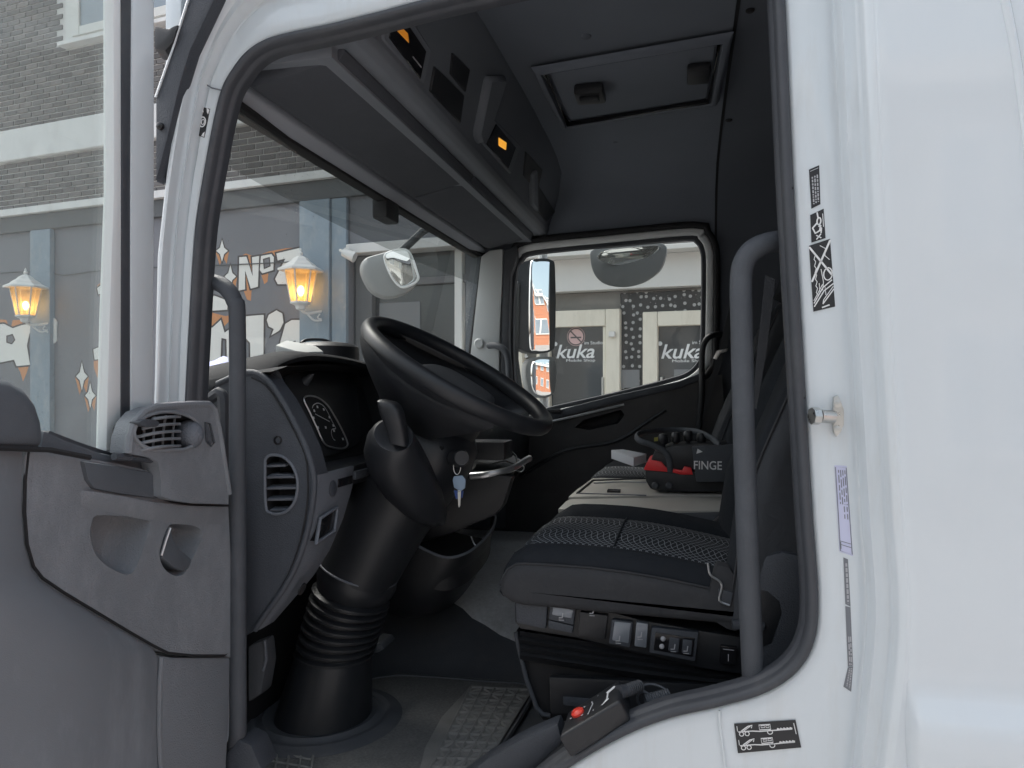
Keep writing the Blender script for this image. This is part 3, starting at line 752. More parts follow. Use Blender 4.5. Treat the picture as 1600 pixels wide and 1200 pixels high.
prof = [(-0.004, 0.034), (0.0, 0.0185), (0.006, 0.0150), (0.02, 0.0140), (0.060, 0.0130), (0.066, 0.0175), (0.071, 0.0165), (0.074, 0.008), (0.0755, -0.004), (0.078, -0.0085), (0.083, -0.0075), (0.096, -0.0050), (0.099, -0.0070), (0.101, -0.016), (0.1025, -0.028), (0.106, -0.0335), (0.116, -0.035)]
# the front pillar is narrower than the rear one, so the jamb profile is squeezed there
op_sorted = OP
hits = [hit_outline(x, z) for x, z in xz_off(OP, 0.02)]
room = []
for (x, z), (hx, hz), (x2, z2) in zip(OP, hits, xz_off(OP, 0.1)):
    nx, nz = (x2 - x) / 0.1, (z2 - z) / 0.1
    room.append(max(0.02, (hx - x) * nx + (hz - z) * nz))
sm = room[:]
for _ in range(6): sm = [(sm[i - 1] + sm[i] * 2 + sm[(i + 1) % len(sm)]) / 4 for i in range(len(sm))]
scale = [min(1.0, 0.92 * min(r, r2) / 0.118) for r, r2 in zip(sm, room)]
loops = []
nrm2 = [((b[0] - a[0]) / 0.01, (b[1] - a[1]) / 0.01) for a, b in zip(OP, xz_off(OP, 0.01))]
def sst(t): t = max(0.0, min(1.0, t)); return t * t * (3 - 2 * t)
extra = [0.26 * sst((-n[1] - 0.05) / 0.75) * sst((x + 0.75) / 0.2) for (x, z), n in zip(OP, nrm2)]   # below the sill the jamb runs straight down
for d, y in prof:
    loops.append([Vector((x + n[0] * d * s, y, z + n[1] * d * s - e * sst((d - 0.03) / 0.036))) for (x, z), n, s, e in zip(OP, nrm2, scale, extra)])
jamb = loft("door_jamb", loops, "jamb_paint", body, smooth=50)
lastl = loops[-1]
ol = [Vector((hx, -0.035, hz)) for hx, hz in hits]
mid = [a.lerp(b, 0.5) for a, b in zip(lastl, ol)]
def rnd(p, k):
    q = p.copy(); c = Vector((CX, 0, CZ)); dd = (Vector((p.x, 0, p.z)) - c).normalized()
    return q
edge1 = [p + Vector(((p.x - CX) * 0.006, 0.004, (p.z - CZ) * 0.006)) for p in ol]
edge2 = [p + Vector(((p.x - CX) * 0.016, 0.018, (p.z - CZ) * 0.014)) for p in ol]
edge3 = [p + Vector(((p.x - CX) * 0.022, 0.05, (p.z - CZ) * 0.018)) for p in ol]
edge4 = [p + Vector(((p.x - CX) * 0.022, 0.20, (p.z - CZ) * 0.018)) for p in ol]
# crease of the side panel behind the door: the lower part stands a little proud
def crease(p):
    if p.x > 0.24 and p.z < 1.42:
        t = min(1.0, max(0.0, (1.40 - p.z) / 0.05)); q = min(1.0, (p.x - 0.24) / 0.06)
        return p + Vector((0, -0.02 * t * q, 0))
    return p
bm = bmesh.new()
N_ = len(lastl)
rows = [lastl] + [[a.lerp(b, t) for a, b in zip(lastl, ol)] for t in (0.04, 0.12, 0.25, 0.4, 0.55, 0.7, 0.85, 1.0)] + [edge1, edge2, edge3]
bm_loft(bm, rows)
skin = finish("side_panel", bm, "white_paint", body, 50)
# crease bar along the rear side panel
z0 = at(1480, 1108, y=-0.035).z
bside = sorted([(p.z, p.x) for p in lastl if p.x > 0.15 and p.z > 1.25])
zlow, xlow = bside[0][0], max(x for z, x in bside[:6])
def xl(z):
    pts = [(z_, max(x_, xlow - 0.002) if z_ < 1.5 else x_) for z_, x_ in bside]
    if z <= pts[0][0]: return xlow
    for (za, xa), (zb, xb) in zip(pts, pts[1:]):
        if za <= z <= zb: return xa + (xb - xa) * (z - za) / max(1e-6, zb - za)
    return pts[-1][1]
rows = []
for i in range(71):
    z = 0.80 + (2.44 - 0.80) * i / 70.0
    k = sst((z0 + 0.030 - z) / 0.055)
    yb = -0.0365 - 0.030 * k
    x0_ = xl(z) + 0.004
    rows.append([Vector((x0_ - 0.006, -0.0300, z)), Vector((x0_ - 0.003, -0.0345 - 0.012 * k, z)), Vector((x0_ + 0.003, -0.0362 - 0.022 * k, z)), Vector((x0_ + 0.012, yb, z))] + [Vector((x0_ + 0.012 + (0.66 - x0_ - 0.012) * t, yb, z)) for t in (0.2, 0.4, 0.6, 0.8, 1.0)])
loft("rear_side_panel", rows, "white_paint", body, closed=False, smooth=80)
tube("corner_ridge", catmull([at(x, y, y=-0.0345) for x, y in ((1556, -60), (1574, 20), (1590, 110), (1606, 240), (1620, 420), (1630, 700))], 4), 0.007, "white_paint", body, 10)
# roof skin, rear wall, firewall, floor
box("roof_panel", (-0.98, 0.0, 2.80), (0.5, 2.2, 2.86), "white_paint", body, bevel=0.02)
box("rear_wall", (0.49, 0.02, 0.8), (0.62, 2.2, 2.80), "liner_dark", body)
box("firewall", (-1.06, 0.02, 0.7), (-1.03, 2.2, 1.74), "black_matte", body)
box("front_header", (-0.99, 0.03, 2.455), (-0.955, 2.17, 2.81), "white_paint", body)
fl_prof = [(-0.01, 0.86), (0.10, 0.92), (0.16, 1.005), (0.2, 1.01), (0.80, 1.01), (0.83, 1.018), (0.86, 1.034), (0.89, 1.058), (0.93, 1.09), (0.97, 1.12), (1.02, 1.15), (1.1, 1.178), (1.2, 1.196), (1.3, 1.2), (2.1, 1.20)]
loft("floor_pan", [[Vector((x, y, z)) for y, z in fl_prof] for x in (-1.05, -0.6, -0.2, 0.5)], "floor_rubber", body, closed=False, smooth=50)
tun = [(0.90, 1.085), (0.95, 1.115), (1.02, 1.158), (1.1, 1.185), (1.25, 1.212), (2.0, 1.212)]
def tz(y):
    for (ya, za), (yb_, zb_) in zip(fl_prof, fl_prof[1:]):
        if ya <= y <= yb_: return za + (zb_ - za) * (y - ya) / (yb_ - ya)
    return 1.20
tl_ = []
for x, ys in ((-1.0, 1.30), (-0.86, 1.16), (-0.74, 1.06), (-0.64, 0.99), (-0.54, 0.945), (-0.44, 0.915), (-0.34, 0.90), (-0.1, 0.89)):
    yy = [ys, ys + 0.004] + [ys + 0.01 + (2.0 - ys - 0.01) * (t / 24.0) ** 1.6 for t in range(25)]
    tl_.append([Vector((x, y, tz(y) + (0.0 if i == 0 else 0.005))) for i, y in enumerate(yy)])
loft("tunnel_cover", tl_, "tunnel_carpet", body, closed=False, smooth=70)
# roof lining
rl = [(0.035, 2.535), (0.06, 2.60), (0.13, 2.68), (0.30, 2.74), (0.6, 2.765), (1.1, 2.775), (1.6, 2.765), (1.9, 2.735), (2.02, 2.66), (2.075, 2.55), (2.085, 2.46)]
liner = loft("roof_lining", [[Vector((x, y, z)) for y, z in rl] for x in (-0.66, -0.2, 0.118)], "liner", body, closed=False, smooth=60)
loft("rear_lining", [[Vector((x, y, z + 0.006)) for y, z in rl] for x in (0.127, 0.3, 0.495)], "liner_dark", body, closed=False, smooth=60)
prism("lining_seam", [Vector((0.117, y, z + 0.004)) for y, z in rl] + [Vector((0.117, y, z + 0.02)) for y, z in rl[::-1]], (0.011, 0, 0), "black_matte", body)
for (px, py) in ((916, 56), (962, 220), (945, 294)):
    c = at(px, py, z=2.768)
    lathe("lining_clip", [(0.014, 0), (0.013, -0.004), (0.008, -0.007)], c, (0, 0, 1), "liner_dark", body, 12)
for (px, py) in ((1172, 14), (1139, 186), (1134, 252)):
    c = at(px, py, z=2.775) if py < 200 else at(px, py, y=1.95)
    lathe("lining_clip", [(0.012, 0.01), (0.011, -0.006), (0.007, -0.009)], c, (0, 0, 1), "black_matte", body, 12)
# roof hatch
HZ = 2.757
hq = [at(845, 108, z=HZ), at(1130, 58, z=HZ), at(1112, 156, z=HZ), at(884, 193, z=HZ)]
hc = sum(hq, Vector()) / 4
def grow(q, k): return [hc + (p - hc) * k for p in q]
hatch = prism("roof_hatch", [p + Vector((0, 0, 0.002)) for p in grow(hq, 0.93)], (0, 0, 0.02), "liner", truck, 0.004, label="dark roof hatch with black latch in the cab ceiling")
bm = bmesh.new(); bm_loft(bm, [grow(hq, 1.10), [p - Vector((0, 0, .018)) for p in grow(hq, 1.05)], [p - Vector((0, 0, .018)) for p in grow(hq, 1.0)], [p + Vector((0, 0, .01)) for p in grow(hq, 0.985)]])
finish("hatch_frame", bm, "liner", hatch, 60)
tube("hatch_gasket", [p + Vector((0, 0, -0.006)) for p in grow(hq, 0.965)], 0.009, "black_gloss", hatch, 8, closed=True)
k0 = at(922, 138, z=HZ)
box("hatch_latch", k0 + Vector((-0.045, -0.05, -0.035)), k0 + Vector((0.045, 0.05, 0.0)), "black_plastic", hatch, 0.012)
box("latch_grip", k0 + Vector((-0.03, -0.035, -0.05)), k0 + Vector((0.03, 0.0, -0.034)), "black_plastic", hatch, 0.006)
k1 = at(1090, 110, z=HZ)
box("hatch_hinge", k1 + Vector((-0.03, -0.06, -0.025)), k1 + Vector((0.035, 0.05, 0.0)), "black_plastic", hatch, 0.01)

# windscreen
def wsx(y, z):
    t = (z - 1.70) / 0.74
    return -0.995 + 0.10 * t - 0.055 * (1 - ((y - 1.1) / 1.05) ** 2)
YS = [0.05 + 2.10 * i / 16 for i in range(17)]
def ztop(y): return 2.425 + 0.012 * (1 - ((y - 1.1) / 1.05) ** 2) + 0.012 * (y / 2.1)
ws = loft("windscreen", [[Vector((wsx(y, z), y, z)) for y in YS] for z in (1.70, 1.85, 2.0, 2.15, 2.30)], "windscreen_glass", truck, closed=False, smooth=80)
loft("tint_band", [[Vector((wsx(y, 2.30 + (ztop(y) - 2.30) * t), y, 2.30 + (ztop(y) - 2.30) * t)) for y in YS] for t in (0, 0.5, 1)], "band_glass", ws, closed=False, smooth=80)
tube("screen_edge", [(wsx(y, ztop(y)) + 0.006, y, ztop(y) - 0.004) for y in YS], 0.011, "black_matte", ws, 8)
tube("screen_edge", [(wsx(2.09, z) + 0.004, 2.09 - 0.0, z) for z in (1.70, 1.9, 2.1, 2.3, 2.42)], 0.011, "black_matte", ws, 8)
# sensor housing behind the screen
s0 = at(596, 322, x=-0.945)
sens = box("sensor_housing", s0 + Vector((-0.01, -0.055, -0.05)), s0 + Vector((0.04, 0.055, 0.055)), "black_plastic", truck, 0.01)
box("sensor_mount", s0 + Vector((-0.01, -0.03, 0.05)), s0 + Vector((0.03, 0.03, 0.10)), "black_plastic", sens, 0.006)
# inner trim of the near front pillar
# weatherstrip joint and black wind deflector at the front corner
prism("wind_deflector", [at(x, y, y=-0.05) for x, y in ((306, -40), (272, 70), (243, 152), (243, 285), (262, 212), (281, 130), (297, 78), (334, 0), (352, -40))], (0, 0.03, 0), "dash_grey", body, 0.004)
tube("deflector_edge", [at(x, y, y=-0.052) for x, y in ((306, -40), (272, 70), (243, 152))], 0.002, "jamb_paint", body, 6)
lathe("deflector_screw", [(0.007, 0), (0.007, -0.006), (0.003, -0.008)], at(252, 198, y=-0.05), (0, 1, 0), "black_gloss", body, 10)
tube("pillar_joint", [at(x, y, y=0.010) for x, y in ((282, 117), (300, 119), (304, 126), (318, 129), (330, 137), (346, 141))], 0.0014, "sticker_grey", body, 6)
tube("pillar_crease", [at(x, y, y=0.012) for x, y in ((322, 130), (300, 240), (282, 400), (273, 560), (270, 700))], 0.003, "jamb_paint", body, 6)
# exterior mirror bracket beyond the deflector
prism("mirror_bracket", [at(x, y, y=-0.06) for x, y in ((240, 38), (262, 44), (280, 34), (270, 66), (258, 80), (240, 76))], (-0.02, 0.05, 0), "black_plastic", body, 0.008)

# overhead shelf and visor panels
def yprism(name, prof_, y0, y1, m, parent, bevel=0.0, **k):
    return prism(name, [Vector((x, y0, z)) for x, z in prof_], (0, y1 - y0, 0), m, parent, bevel, **k)
shelf = yprism("overhead_shelf", [(-0.665, 2.505), (-0.618, 2.506), (-0.602, 2.514), (-0.594, 2.528), (-0.594, 2.545), (-0.50, 2.752), (-0.50, 2.81), (-0.95, 2.81), (-0.95, 2.478), (-0.665, 2.478)], 0.085, 2.087, "shelf_grey", truck, 0.004, label="grey overhead shelf with dark slots above the windscreen")
yprism("visor_panel", [(-0.865, 2.452), (-0.845, 2.446), (-0.66, 2.485), (-0.648, 2.500), (-0.655, 2.515), (-0.86, 2.485)], 0.11, 1.045, "visor_dark", shelf, 0.008)
yprism("visor_panel", [(-0.865, 2.452), (-0.845, 2.446), (-0.66, 2.485), (-0.648, 2.500), (-0.655, 2.515), (-0.86, 2.485)], 1.055, 2.0, "visor_dark", shelf, 0.006)
yprism("header_trim", [(-0.905, 2.428), (-0.876, 2.446), (-0.876, 2.475), (-0.95, 2.475), (-0.95, 2.43)], 0.07, 2.06, "header_grey", shelf, 0.004)
yprism("header_gap", [(-0.94, 2.418), (-0.907, 2.420), (-0.907, 2.45), (-0.94, 2.45)], 0.07, 2.06, "black_matte", shelf, 0.003)
for px, py in ((417, 124), (678, 318)):
    c = at(px, py, x=-0.868)
    box("visor_hinge", c + Vector((-0.01, -0.03, -0.012)), c + Vector((0.012, 0.03, 0.012)), "black_plastic", shelf, 0.004)
FP, FN = Vector((-0.594, 0, 2.545)), Vector((0.207, 0, -0.094)).normalized()
def fpan(name, pxs, m, lift=0.004, parent=shelf, bevel=0.002, deep=0.01):
    return prism(name, [onplane(x, y, FP, FN) + FN * lift for x, y in pxs], -FN * deep, m, parent, bevel, 1)
fpan("slot_frame", [(608, 8), (628, 8), (672, 76), (659, 136), (594, 62)], "shelf_grey", 0.006, bevel=0.006)
fpan("radio_slot_plate", [(612, 20), (623, 20), (662, 78), (653, 123), (603, 57)], "black_gloss", 0.008)  # flat black plate, the shade of the recess put into its colour
fpan("amber_display", [(613, 31), (632, 50), (634, 66), (613, 44)], "amber", 0.010)
fpan("slot_line", [(640, 86), (653, 102), (653, 104), (640, 88)], "print_grey", 0.0095, bevel=0)
fpan("blank_cover", [(705, 82), (732, 107), (725, 143), (702, 115)], "black_plastic", 0.006)
fpan("blank_cover", [(677, 103), (723, 147), (717, 192), (670, 142)], "black_plastic", 0.006)
fpan("blank_cover", [(630, 12), (650, 14), (645, 40), (632, 24)], "black_plastic", 0.006)
fpan("slot_frame", [(768, 182), (812, 226), (796, 272), (750, 222)], "shelf_grey", 0.006, bevel=0.005)
fpan("slot_plate", [(772, 192), (803, 229), (791, 262), (757, 224)], "black_gloss", 0.009)
fpan("amber_display", [(775, 213), (787, 221), (786, 233), (775, 226)], "amber_lit", 0.0115)
fpan("slot_plate", [(820, 236), (846, 264), (838, 300), (817, 274)], "black_plastic", 0.006)  # open compartments as black plates, their inner shade put into the colour
fpan("slot_plate", [(838, 286), (866, 330), (852, 346), (832, 320)], "black_plastic", 0.006)
fpan("shelf_rib", [(757, 117), (786, 117), (764, 186), (744, 226), (738, 210)], "shelf_grey", 0.022, bevel=0.012, deep=0.05)
fpan("shelf_rib", [(826, 272), (834, 262), (836, 330), (826, 318)], "shelf_grey", 0.02, bevel=0.008, deep=0.05)

# far side of the cab: wall, window, pillar
FW = [(808, 424), (817, 407), (838, 397), (960, 385), (1070, 375), (1086, 378), (1095, 392), (1097, 425), (1095, 545), (1090, 566), (1074, 582), (1046, 592), (960, 614), (870, 634), (842, 641), (822, 640), (808, 620), (803, 560), (803, 480)]
fw3 = catmull([at(x, y, y=2.08) for x, y in FW], 4, True)
FO = [(p.x, p.z) for p in fw3]
def fring(d, y): return [Vector((x, y, z)) for x, z in xz_off(FO, d)]
farw = empty("passenger_door", (-0.3, 2.1, 1.0), truck, label="dark passenger door with window and grab recess on the far side")
pane = loft("window_pane", [fring(0.012, 2.098), fring(-0.25, 2.098)], "side_glass", farw)
bm = bmesh.new(); f_ = bm.faces.new([bm.verts.new(p) for p in fring(0.012, 2.098)])
bpy.data.objects.remove(pane); pane = finish("window_pane", bm, "side_glass", farw, 0)
loft("window_rubber", [fring(d, y) for d, y in ((-0.001, 2.104), (-0.004, 2.088), (0.0, 2.072), (0.012, 2.070), (0.018, 2.074))], "rubber", farw, smooth=60)
loft("window_frame", [fring(d, y) for d, y in ((0.016, 2.080), (0.017, 2.066), (0.022, 2.062), (0.042, 2.062), (0.047, 2.068), (0.048, 2.09))], "frame_grey", farw, smooth=60)
loft("door_rubber", [fring(d, y) for d, y in ((0.046, 2.075), (0.049, 2.052), (0.058, 2.048), (0.070, 2.050), (0.074, 2.06), (0.074, 2.09))], "black_matte", farw, smooth=60)
def hitbox(x, z, x0=-0.98, x1=0.49, z0=0.9, z1=2.60):
    cx, cz = -0.36, 1.95; dx, dz = x - cx, z - cz
    ts = []
    if dx > 0: ts.append((x1 - cx) / dx)
    if dx < 0: ts.append((x0 - cx) / dx)
    if dz > 0: ts.append((z1 - cz) / dz)
    if dz < 0: ts.append((z0 - cz) / dz)
    t = min(ts); return Vector((cx + dx * t, 2.088, cz + dz * t))
r0 = fring(0.07, 2.088)
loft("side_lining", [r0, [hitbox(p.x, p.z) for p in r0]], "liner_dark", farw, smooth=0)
# door card below the window
dc = [(842, 655), (960, 628), (1092, 596), (1128, 585), (1150, 900), (790, 900), (790, 668)]
panel("door_card", [at(x, y, y=2.0) for x, y in dc], [[at(x, y, y=2.0) for x, y in ((898, 668), (912, 656), (970, 640), (976, 648), (966, 662), (920, 672))]], (0, 0.1, 0), (0, 0.05, 0), "black_plastic", farw, hm="black_matte")
prism("belt_trim", [at(x, y, y=1.985) for x, y in ((835, 650), (960, 618), (1060, 596), (1096, 582), (1100, 592), (1062, 606), (962, 629), (838, 662))], (0, 0.07, 0), "dash_grey", farw, 0.006)
tube("trim_line", [at(x, y, y=1.984) for x, y in ((846, 662), (900, 650), (975, 632))], 0.006, "silver_trim", farw, 6)
box("lock_slide", at(866, 642, y=1.98) - Vector((0.03, 0.01, 0.008)), at(866, 642, y=1.98) + Vector((0.03, 0.01, 0.008)), "black_plastic", farw, 0.003)
tube("card_crease", [at(x, y, y=1.998) for x, y in ((812, 745), (880, 705), (960, 690), (1010, 660), (1040, 640))], 0.008, "black_plastic", farw, 8, 5)
prism("far_pillar_trim", [at(x, y, y=2.02) for x, y in ((751, 400), (764, 391), (786, 388), (785, 440), (781, 520), (779, 640), (724, 640), (738, 520))], (0, 0.06, 0), "pillar_grey", truck, 0.012)
prism("far_pillar_gap", [at(x, y, y=2.028) for x, y in ((787, 392), (807, 383), (808, 402), (798, 430), (795, 520), (797, 645), (780, 645), (783, 520))], (0, 0.05, 0), "rubber", truck, 0.006)
lathe("trim_cap", [(0.024, 0.004), (0.024, -0.006), (0.018, -0.012)], at(749, 537, y=2.02), (0, 1, 0), "pillar_grey", truck, 16)
tube("grab_handle", [at(764, 540, y=1.99), at(776, 540, y=1.96), at(788, 547, y=1.95), at(794, 562, y=1.95), at(796, 600, y=1.95), at(796, 660, y=1.97)], 0.015, "handle_grey", truck, 10, 5, label="thin dark grab handle on the far front pillar")
tube("grab_handle", [at(1127, 522, y=2.06), at(1112, 524, y=1.99), at(1101, 535, y=1.98), at(1097, 556, y=1.98), at(1096, 620, y=1.98), at(1090, 690, y=2.0)], 0.013, "black_plastic", truck, 10, 5, label="thin black grab handle behind the passenger window")
# near grab handles
tube("grab_handle", [at(316, 441, y=0.10), at(334, 441, y=0.07), at(352, 449, y=0.045), at(366, 470, y=0.04), at(371, 510, y=0.04), at(371, 800, y=0.04), at(372, 1100, y=0.04), at(371, 1150, y=0.045), at(362, 1172, y=0.06), at(345, 1185, y=0.08)], 0.0158, "handle_grey", truck, 16, 6, label="long grey grab handle beside the open door's vent")
prism("handle_foot", [at(x, y, y=0.03) for x, y in ((352, 1180), (372, 1155), (392, 1165), (410, 1205), (350, 1215))], (0, 0.06, 0), "dash_grey", truck, 0.006)
tube("grab_handle", [at(1232, 378, y=0.09), at(1210, 378, y=0.075), at(1184, 386, y=0.06), at(1166, 403, y=0.055), at(1158, 434, y=0.055), at(1159, 520, y=0.055), at(1163, 700, y=0.055), at(1170, 900, y=0.055), at(1176, 1040, y=0.055), at(1178, 1085, y=0.06)], 0.0182, "handle_grey", truck, 18, 6, label="thick grey grab handle in front of the driver seat backrest")

# far side mirrors, outside
def rplate(name, pxs, y, vec, m, parent, bevel=0.01, sub=4, **k):
    pts = catmull([at(px_, py_, y=y) for px_, py_ in pxs], sub, True)
    return prism(name, pts, vec, m, parent, bevel, **k)
mr = rplate("side_mirror", [(804, 430), (812, 412), (838, 404), (862, 406), (868, 425), (868, 530), (862, 548), (840, 552), (818, 548), (806, 530)], 2.42, (-0.05, 0.12, 0), "mirror_dark", truck, 0.015, label="tall main mirror outside the passenger window")
# mirror faces are turned towards the rear
def mface(name, pxs, y, nrm, m, parent, sub=4, lift=0.012):
    n = Vector(nrm).normalized(); c = at(sum(p[0] for p in pxs) / len(pxs), sum(p[1] for p in pxs) / len(pxs), y=y)
    pts = catmull([onplane(px_, py_, c, n) for px_, py_ in pxs], sub, True)
    return prism(name, pts, -n * lift, m, parent, 0.003)
mface("mirror_face", [(830, 418), (838, 409), (862, 410), (866, 424), (866, 532), (860, 546), (838, 548), (829, 534)], 2.385, (0.79, -0.61, 0.0), "mirror_glass", mr)
m2_ = rplate("wide_angle_mirror", [(822, 575), (830, 560), (856, 557), (868, 562), (870, 590), (866, 614), (850, 622), (832, 618), (824, 600)], 2.42, (-0.05, 0.12, 0), "mirror_shell", truck, 0.015, label="small wide angle mirror below the main passenger mirror")
mface("mirror_face", [(832, 572), (840, 562), (862, 563), (867, 576), (866, 602), (860, 616), (842, 617), (833, 604)], 2.385, (0.80, -0.60, 0.03), "mirror_glass", m2_)
tube("mirror_arm", [at(848, 380, y=2.45), at(850, 552, y=2.46), at(850, 640, y=2.46), at(840, 700, y=2.2)], 0.022, "frame_grey", mr, 8)
tube("mirror_arm", [at(812, 440, y=2.45), at(806, 445, y=2.42), at(804, 560, y=2.42), at(812, 620, y=2.42)], 0.02, "mirror_dark", mr, 8)
km = rplate("kerb_mirror", [(922, 404), (926, 390), (960, 384), (1020, 378), (1040, 384), (1040, 402), (1030, 424), (1005, 442), (975, 449), (945, 444), (928, 428)], 2.55, (0.0, 0.14, 0.02), "mirror_shell", truck, 0.03, label="rounded kerb mirror hanging over the passenger window")
mface("mirror_face", [(934, 404), (960, 414), (1000, 410), (1026, 394), (1030, 384), (990, 386), (945, 392)], 2.535, (0.1, -0.9, -0.35), "mirror_glass", km)
fm = rplate("front_mirror", [(566, 422), (570, 404), (590, 396), (625, 388), (640, 392), (648, 408), (656, 432), (652, 444), (640, 456), (612, 465), (590, 460), (576, 446)], 2.05, (-0.06, 0.10, 0.0), "mirror_shell", truck, 0.03, label="rounded grey front mirror outside the windscreen")
FMO = Vector((-0.52, 0, 0))
mface("mirror_face", [(602, 408), (604, 396), (626, 391), (640, 396), (650, 424), (652, 436), (640, 444), (626, 446), (612, 430)], 2.02, (0.45, -0.85, -0.1), "mirror_glass", fm)
tube("mirror_rim", catmull([at(x, y, y=2.03) for x, y in ((602, 408), (604, 396), (626, 390), (640, 395), (651, 424), (653, 437), (641, 446), (626, 448), (612, 432))], 4, True), 0.006, "frame_grey", fm, 6, closed=True)
tube("mirror_arm", [at(628, 392, y=2.12), at(660, 362, y=2.15), at(700, 340, y=2.12)], 0.018, "mirror_dark", fm, 8)
# ------------------------------------------------------------------ driver's door, swung wide open
XD = -0.845
def dx(px, py, x=XD): return at(px, py, x=x)
ddoor = empty("driver_door", (XD, -0.4, 0.9), truck, label="open grey driver's door with round air vent and pull recesses")
H = Vector((-1, 0, 0))
prism("door_shell", [dx(x, y, -0.915) for x, y in ((357, 760), (362, 1000), (355, 1400), (-900, 1900), (-1100, 620), (-60, 690), (250, 722))], H * 0.035, "white_paint", ddoor, 0.006)
lining = [(44, 702), (90, 708), (135, 716), (190, 726), (250, 738), (340, 744), (352, 762), (357, 800), (361, 900), (364, 1018), (350, 1024), (300, 1024), (262, 1020), (240, 1009), (200, 986), (150, 956), (100, 926), (66, 903), (52, 885), (42, 850), (38, 800), (39, 750)]
rec1 = [(144, 815), (152, 805), (190, 806), (228, 808), (236, 816), (230, 838), (222, 862), (214, 884), (205, 896), (192, 897), (170, 886), (152, 870), (143, 850), (141, 830)]
rec2 = [(262, 824), (272, 819), (296, 820), (312, 826), (316, 838), (309, 856), (300, 876), (288, 896), (274, 900), (258, 890), (250, 872), (253, 848)]
cm2 = lambda pts, n=3: catmull([dx(x, y) for x, y in pts], n, True)
panel("door_lining", cm2(lining), [cm2(rec1), cm2(rec2)], H * 0.06, H * 0.055, "door_grey", ddoor, inset=0.60, hshift=(0, 0.004, 0.016))
# rounded edge bead and panel gap round the lining
tube("panel_gap", [dx(x, y, -0.846) for x, y in lining[8:] + lining[:1]], 0.0024, "black_matte", ddoor, 6)
tube("panel_gap", [dx(x, y, -0.8435) for x, y in ((250, 778), (268, 784), (300, 789), (357, 790))], 0.0018, "black_matte", ddoor, 6)
prism("soft_insert", [dx(x, y, -0.838) for x, y in ((131, 720), (190, 729), (248, 740), (250, 779), (235, 778), (190, 772), (148, 764), (138, 750))], H * 0.02, "door_dark", ddoor, 0.005)
loft("pull_ledge", [[dx(x, y0_ + 0, XD), dx(x, y0_, XD + k), dx(x, y0_ + 8, XD + k), dx(x, y0_ + 22, XD + k * 0.4), dx(x, y0_ + 30, XD - 0.001)] for x, y0_, k in ((126, 766, 0.0), (145, 768, 0.006), (190, 775, 0.007), (235, 784, 0.007), (290, 790, 0.006), (345, 792, 0.004), (356, 792, 0.0))], "door_grey", ddoor, closed=False, smooth=70)
prism("door_latch", [dx(x, y, -0.842) for x, y in ((263, 826), (267, 824), (271, 842), (281, 858), (300, 874), (297, 884), (287, 893), (272, 886), (254, 872), (254, 866))], H * 0.035, "door_dark", ddoor, 0.004)
tube("latch_edge", [dx(x, y, -0.84) for x, y in ((266, 825), (259, 845), (252, 868))], 0.0022, "silver_trim", ddoor, 6)
# map pocket: a bulging sheet below and in front of the lining
def bulge(px, py):
    u = max(0.0, min(1.0, (300 - px) / 300.0)); v = max(0.0, min(1.0, (py - 760) / 240.0))
    return 0.050 * (u ** 0.7) * (0.25 + 0.75 * v)
prow = []
seam_l = [(36, 690), (34, 750), (34, 800), (38, 850), (48, 888), (64, 908), (100, 931), (150, 961), (200, 991), (238, 1013), (248, 1030), (249, 1060), (249, 1110), (249, 1160), (249, 1230), (249, 1400)]
rows_ = []
for i, (sx, sy) in enumerate(seam_l):
    row = []
    for j in range(15):
        t = j / 14.0
        px = sx - t * (sx + 420); py = sy + t * (max(0, 40 - i * 4)) if i > 6 else sy + t * 10 * i
        py = sy + (t * (6 - i) * -4 if i < 6 else 0)
        b_ = 0.048 * min(1.0, t * 5) ** 0.5 * min(1.0, max(0.12, (sy - 690) / 160.0))
        row.append(dx(px, py, XD - 0.004 + b_))
    rows_.append(row)
loft("map_pocket", rows_, "pocket_grey", ddoor, closed=False, smooth=80)
prism("lower_lining", [dx(x, y, -0.848) for x, y in ((254, 1024), (270, 1027), (362, 1027), (358, 1130), (352, 1230), (350, 1420), (254, 1420))], H * 0.03, "door_grey", ddoor, 0.006)
tube("pocket_edge", [dx(x, y, -0.844) for x, y in ((252, 1026), (249, 1070), (248, 1140), (250, 1190), (258, 1240))], 0.004, "pocket_grey", ddoor, 8)
# padded top of the lining and belt line
prism("belt_pad", [dx(x, y, -0.826) for x, y in ((-300, 705), (-300, 600), (-60, 588), (-10, 588), (22, 594), (48, 610), (64, 632), (73, 660), (77, 702))], H * 0.05, "door_dark", ddoor, 0.02, 3)
tube("belt_seam", [dx(x, y, -0.828) for x, y in ((-200, 696), (0, 700), (77, 703), (140, 715))], 0.004, "black_matte", ddoor, 6)
prism("belt_rail", [dx(x, y, -0.86) for x, y in ((70, 672), (110, 690), (160, 708), (205, 716), (250, 725), (250, 745), (60, 712))], H * 0.03, "door_dark", ddoor, 0.006)
tube("lock_pin", [dx(x, y, -0.835) for x, y in ((178, 713), (205, 714), (236, 718))], 0.006, "dash_grey", ddoor, 8)
tube("lock_pin", [dx(x, y, -0.835) for x, y in ((201, 708), (201, 719))], 0.006, "dash_grey", ddoor, 8)
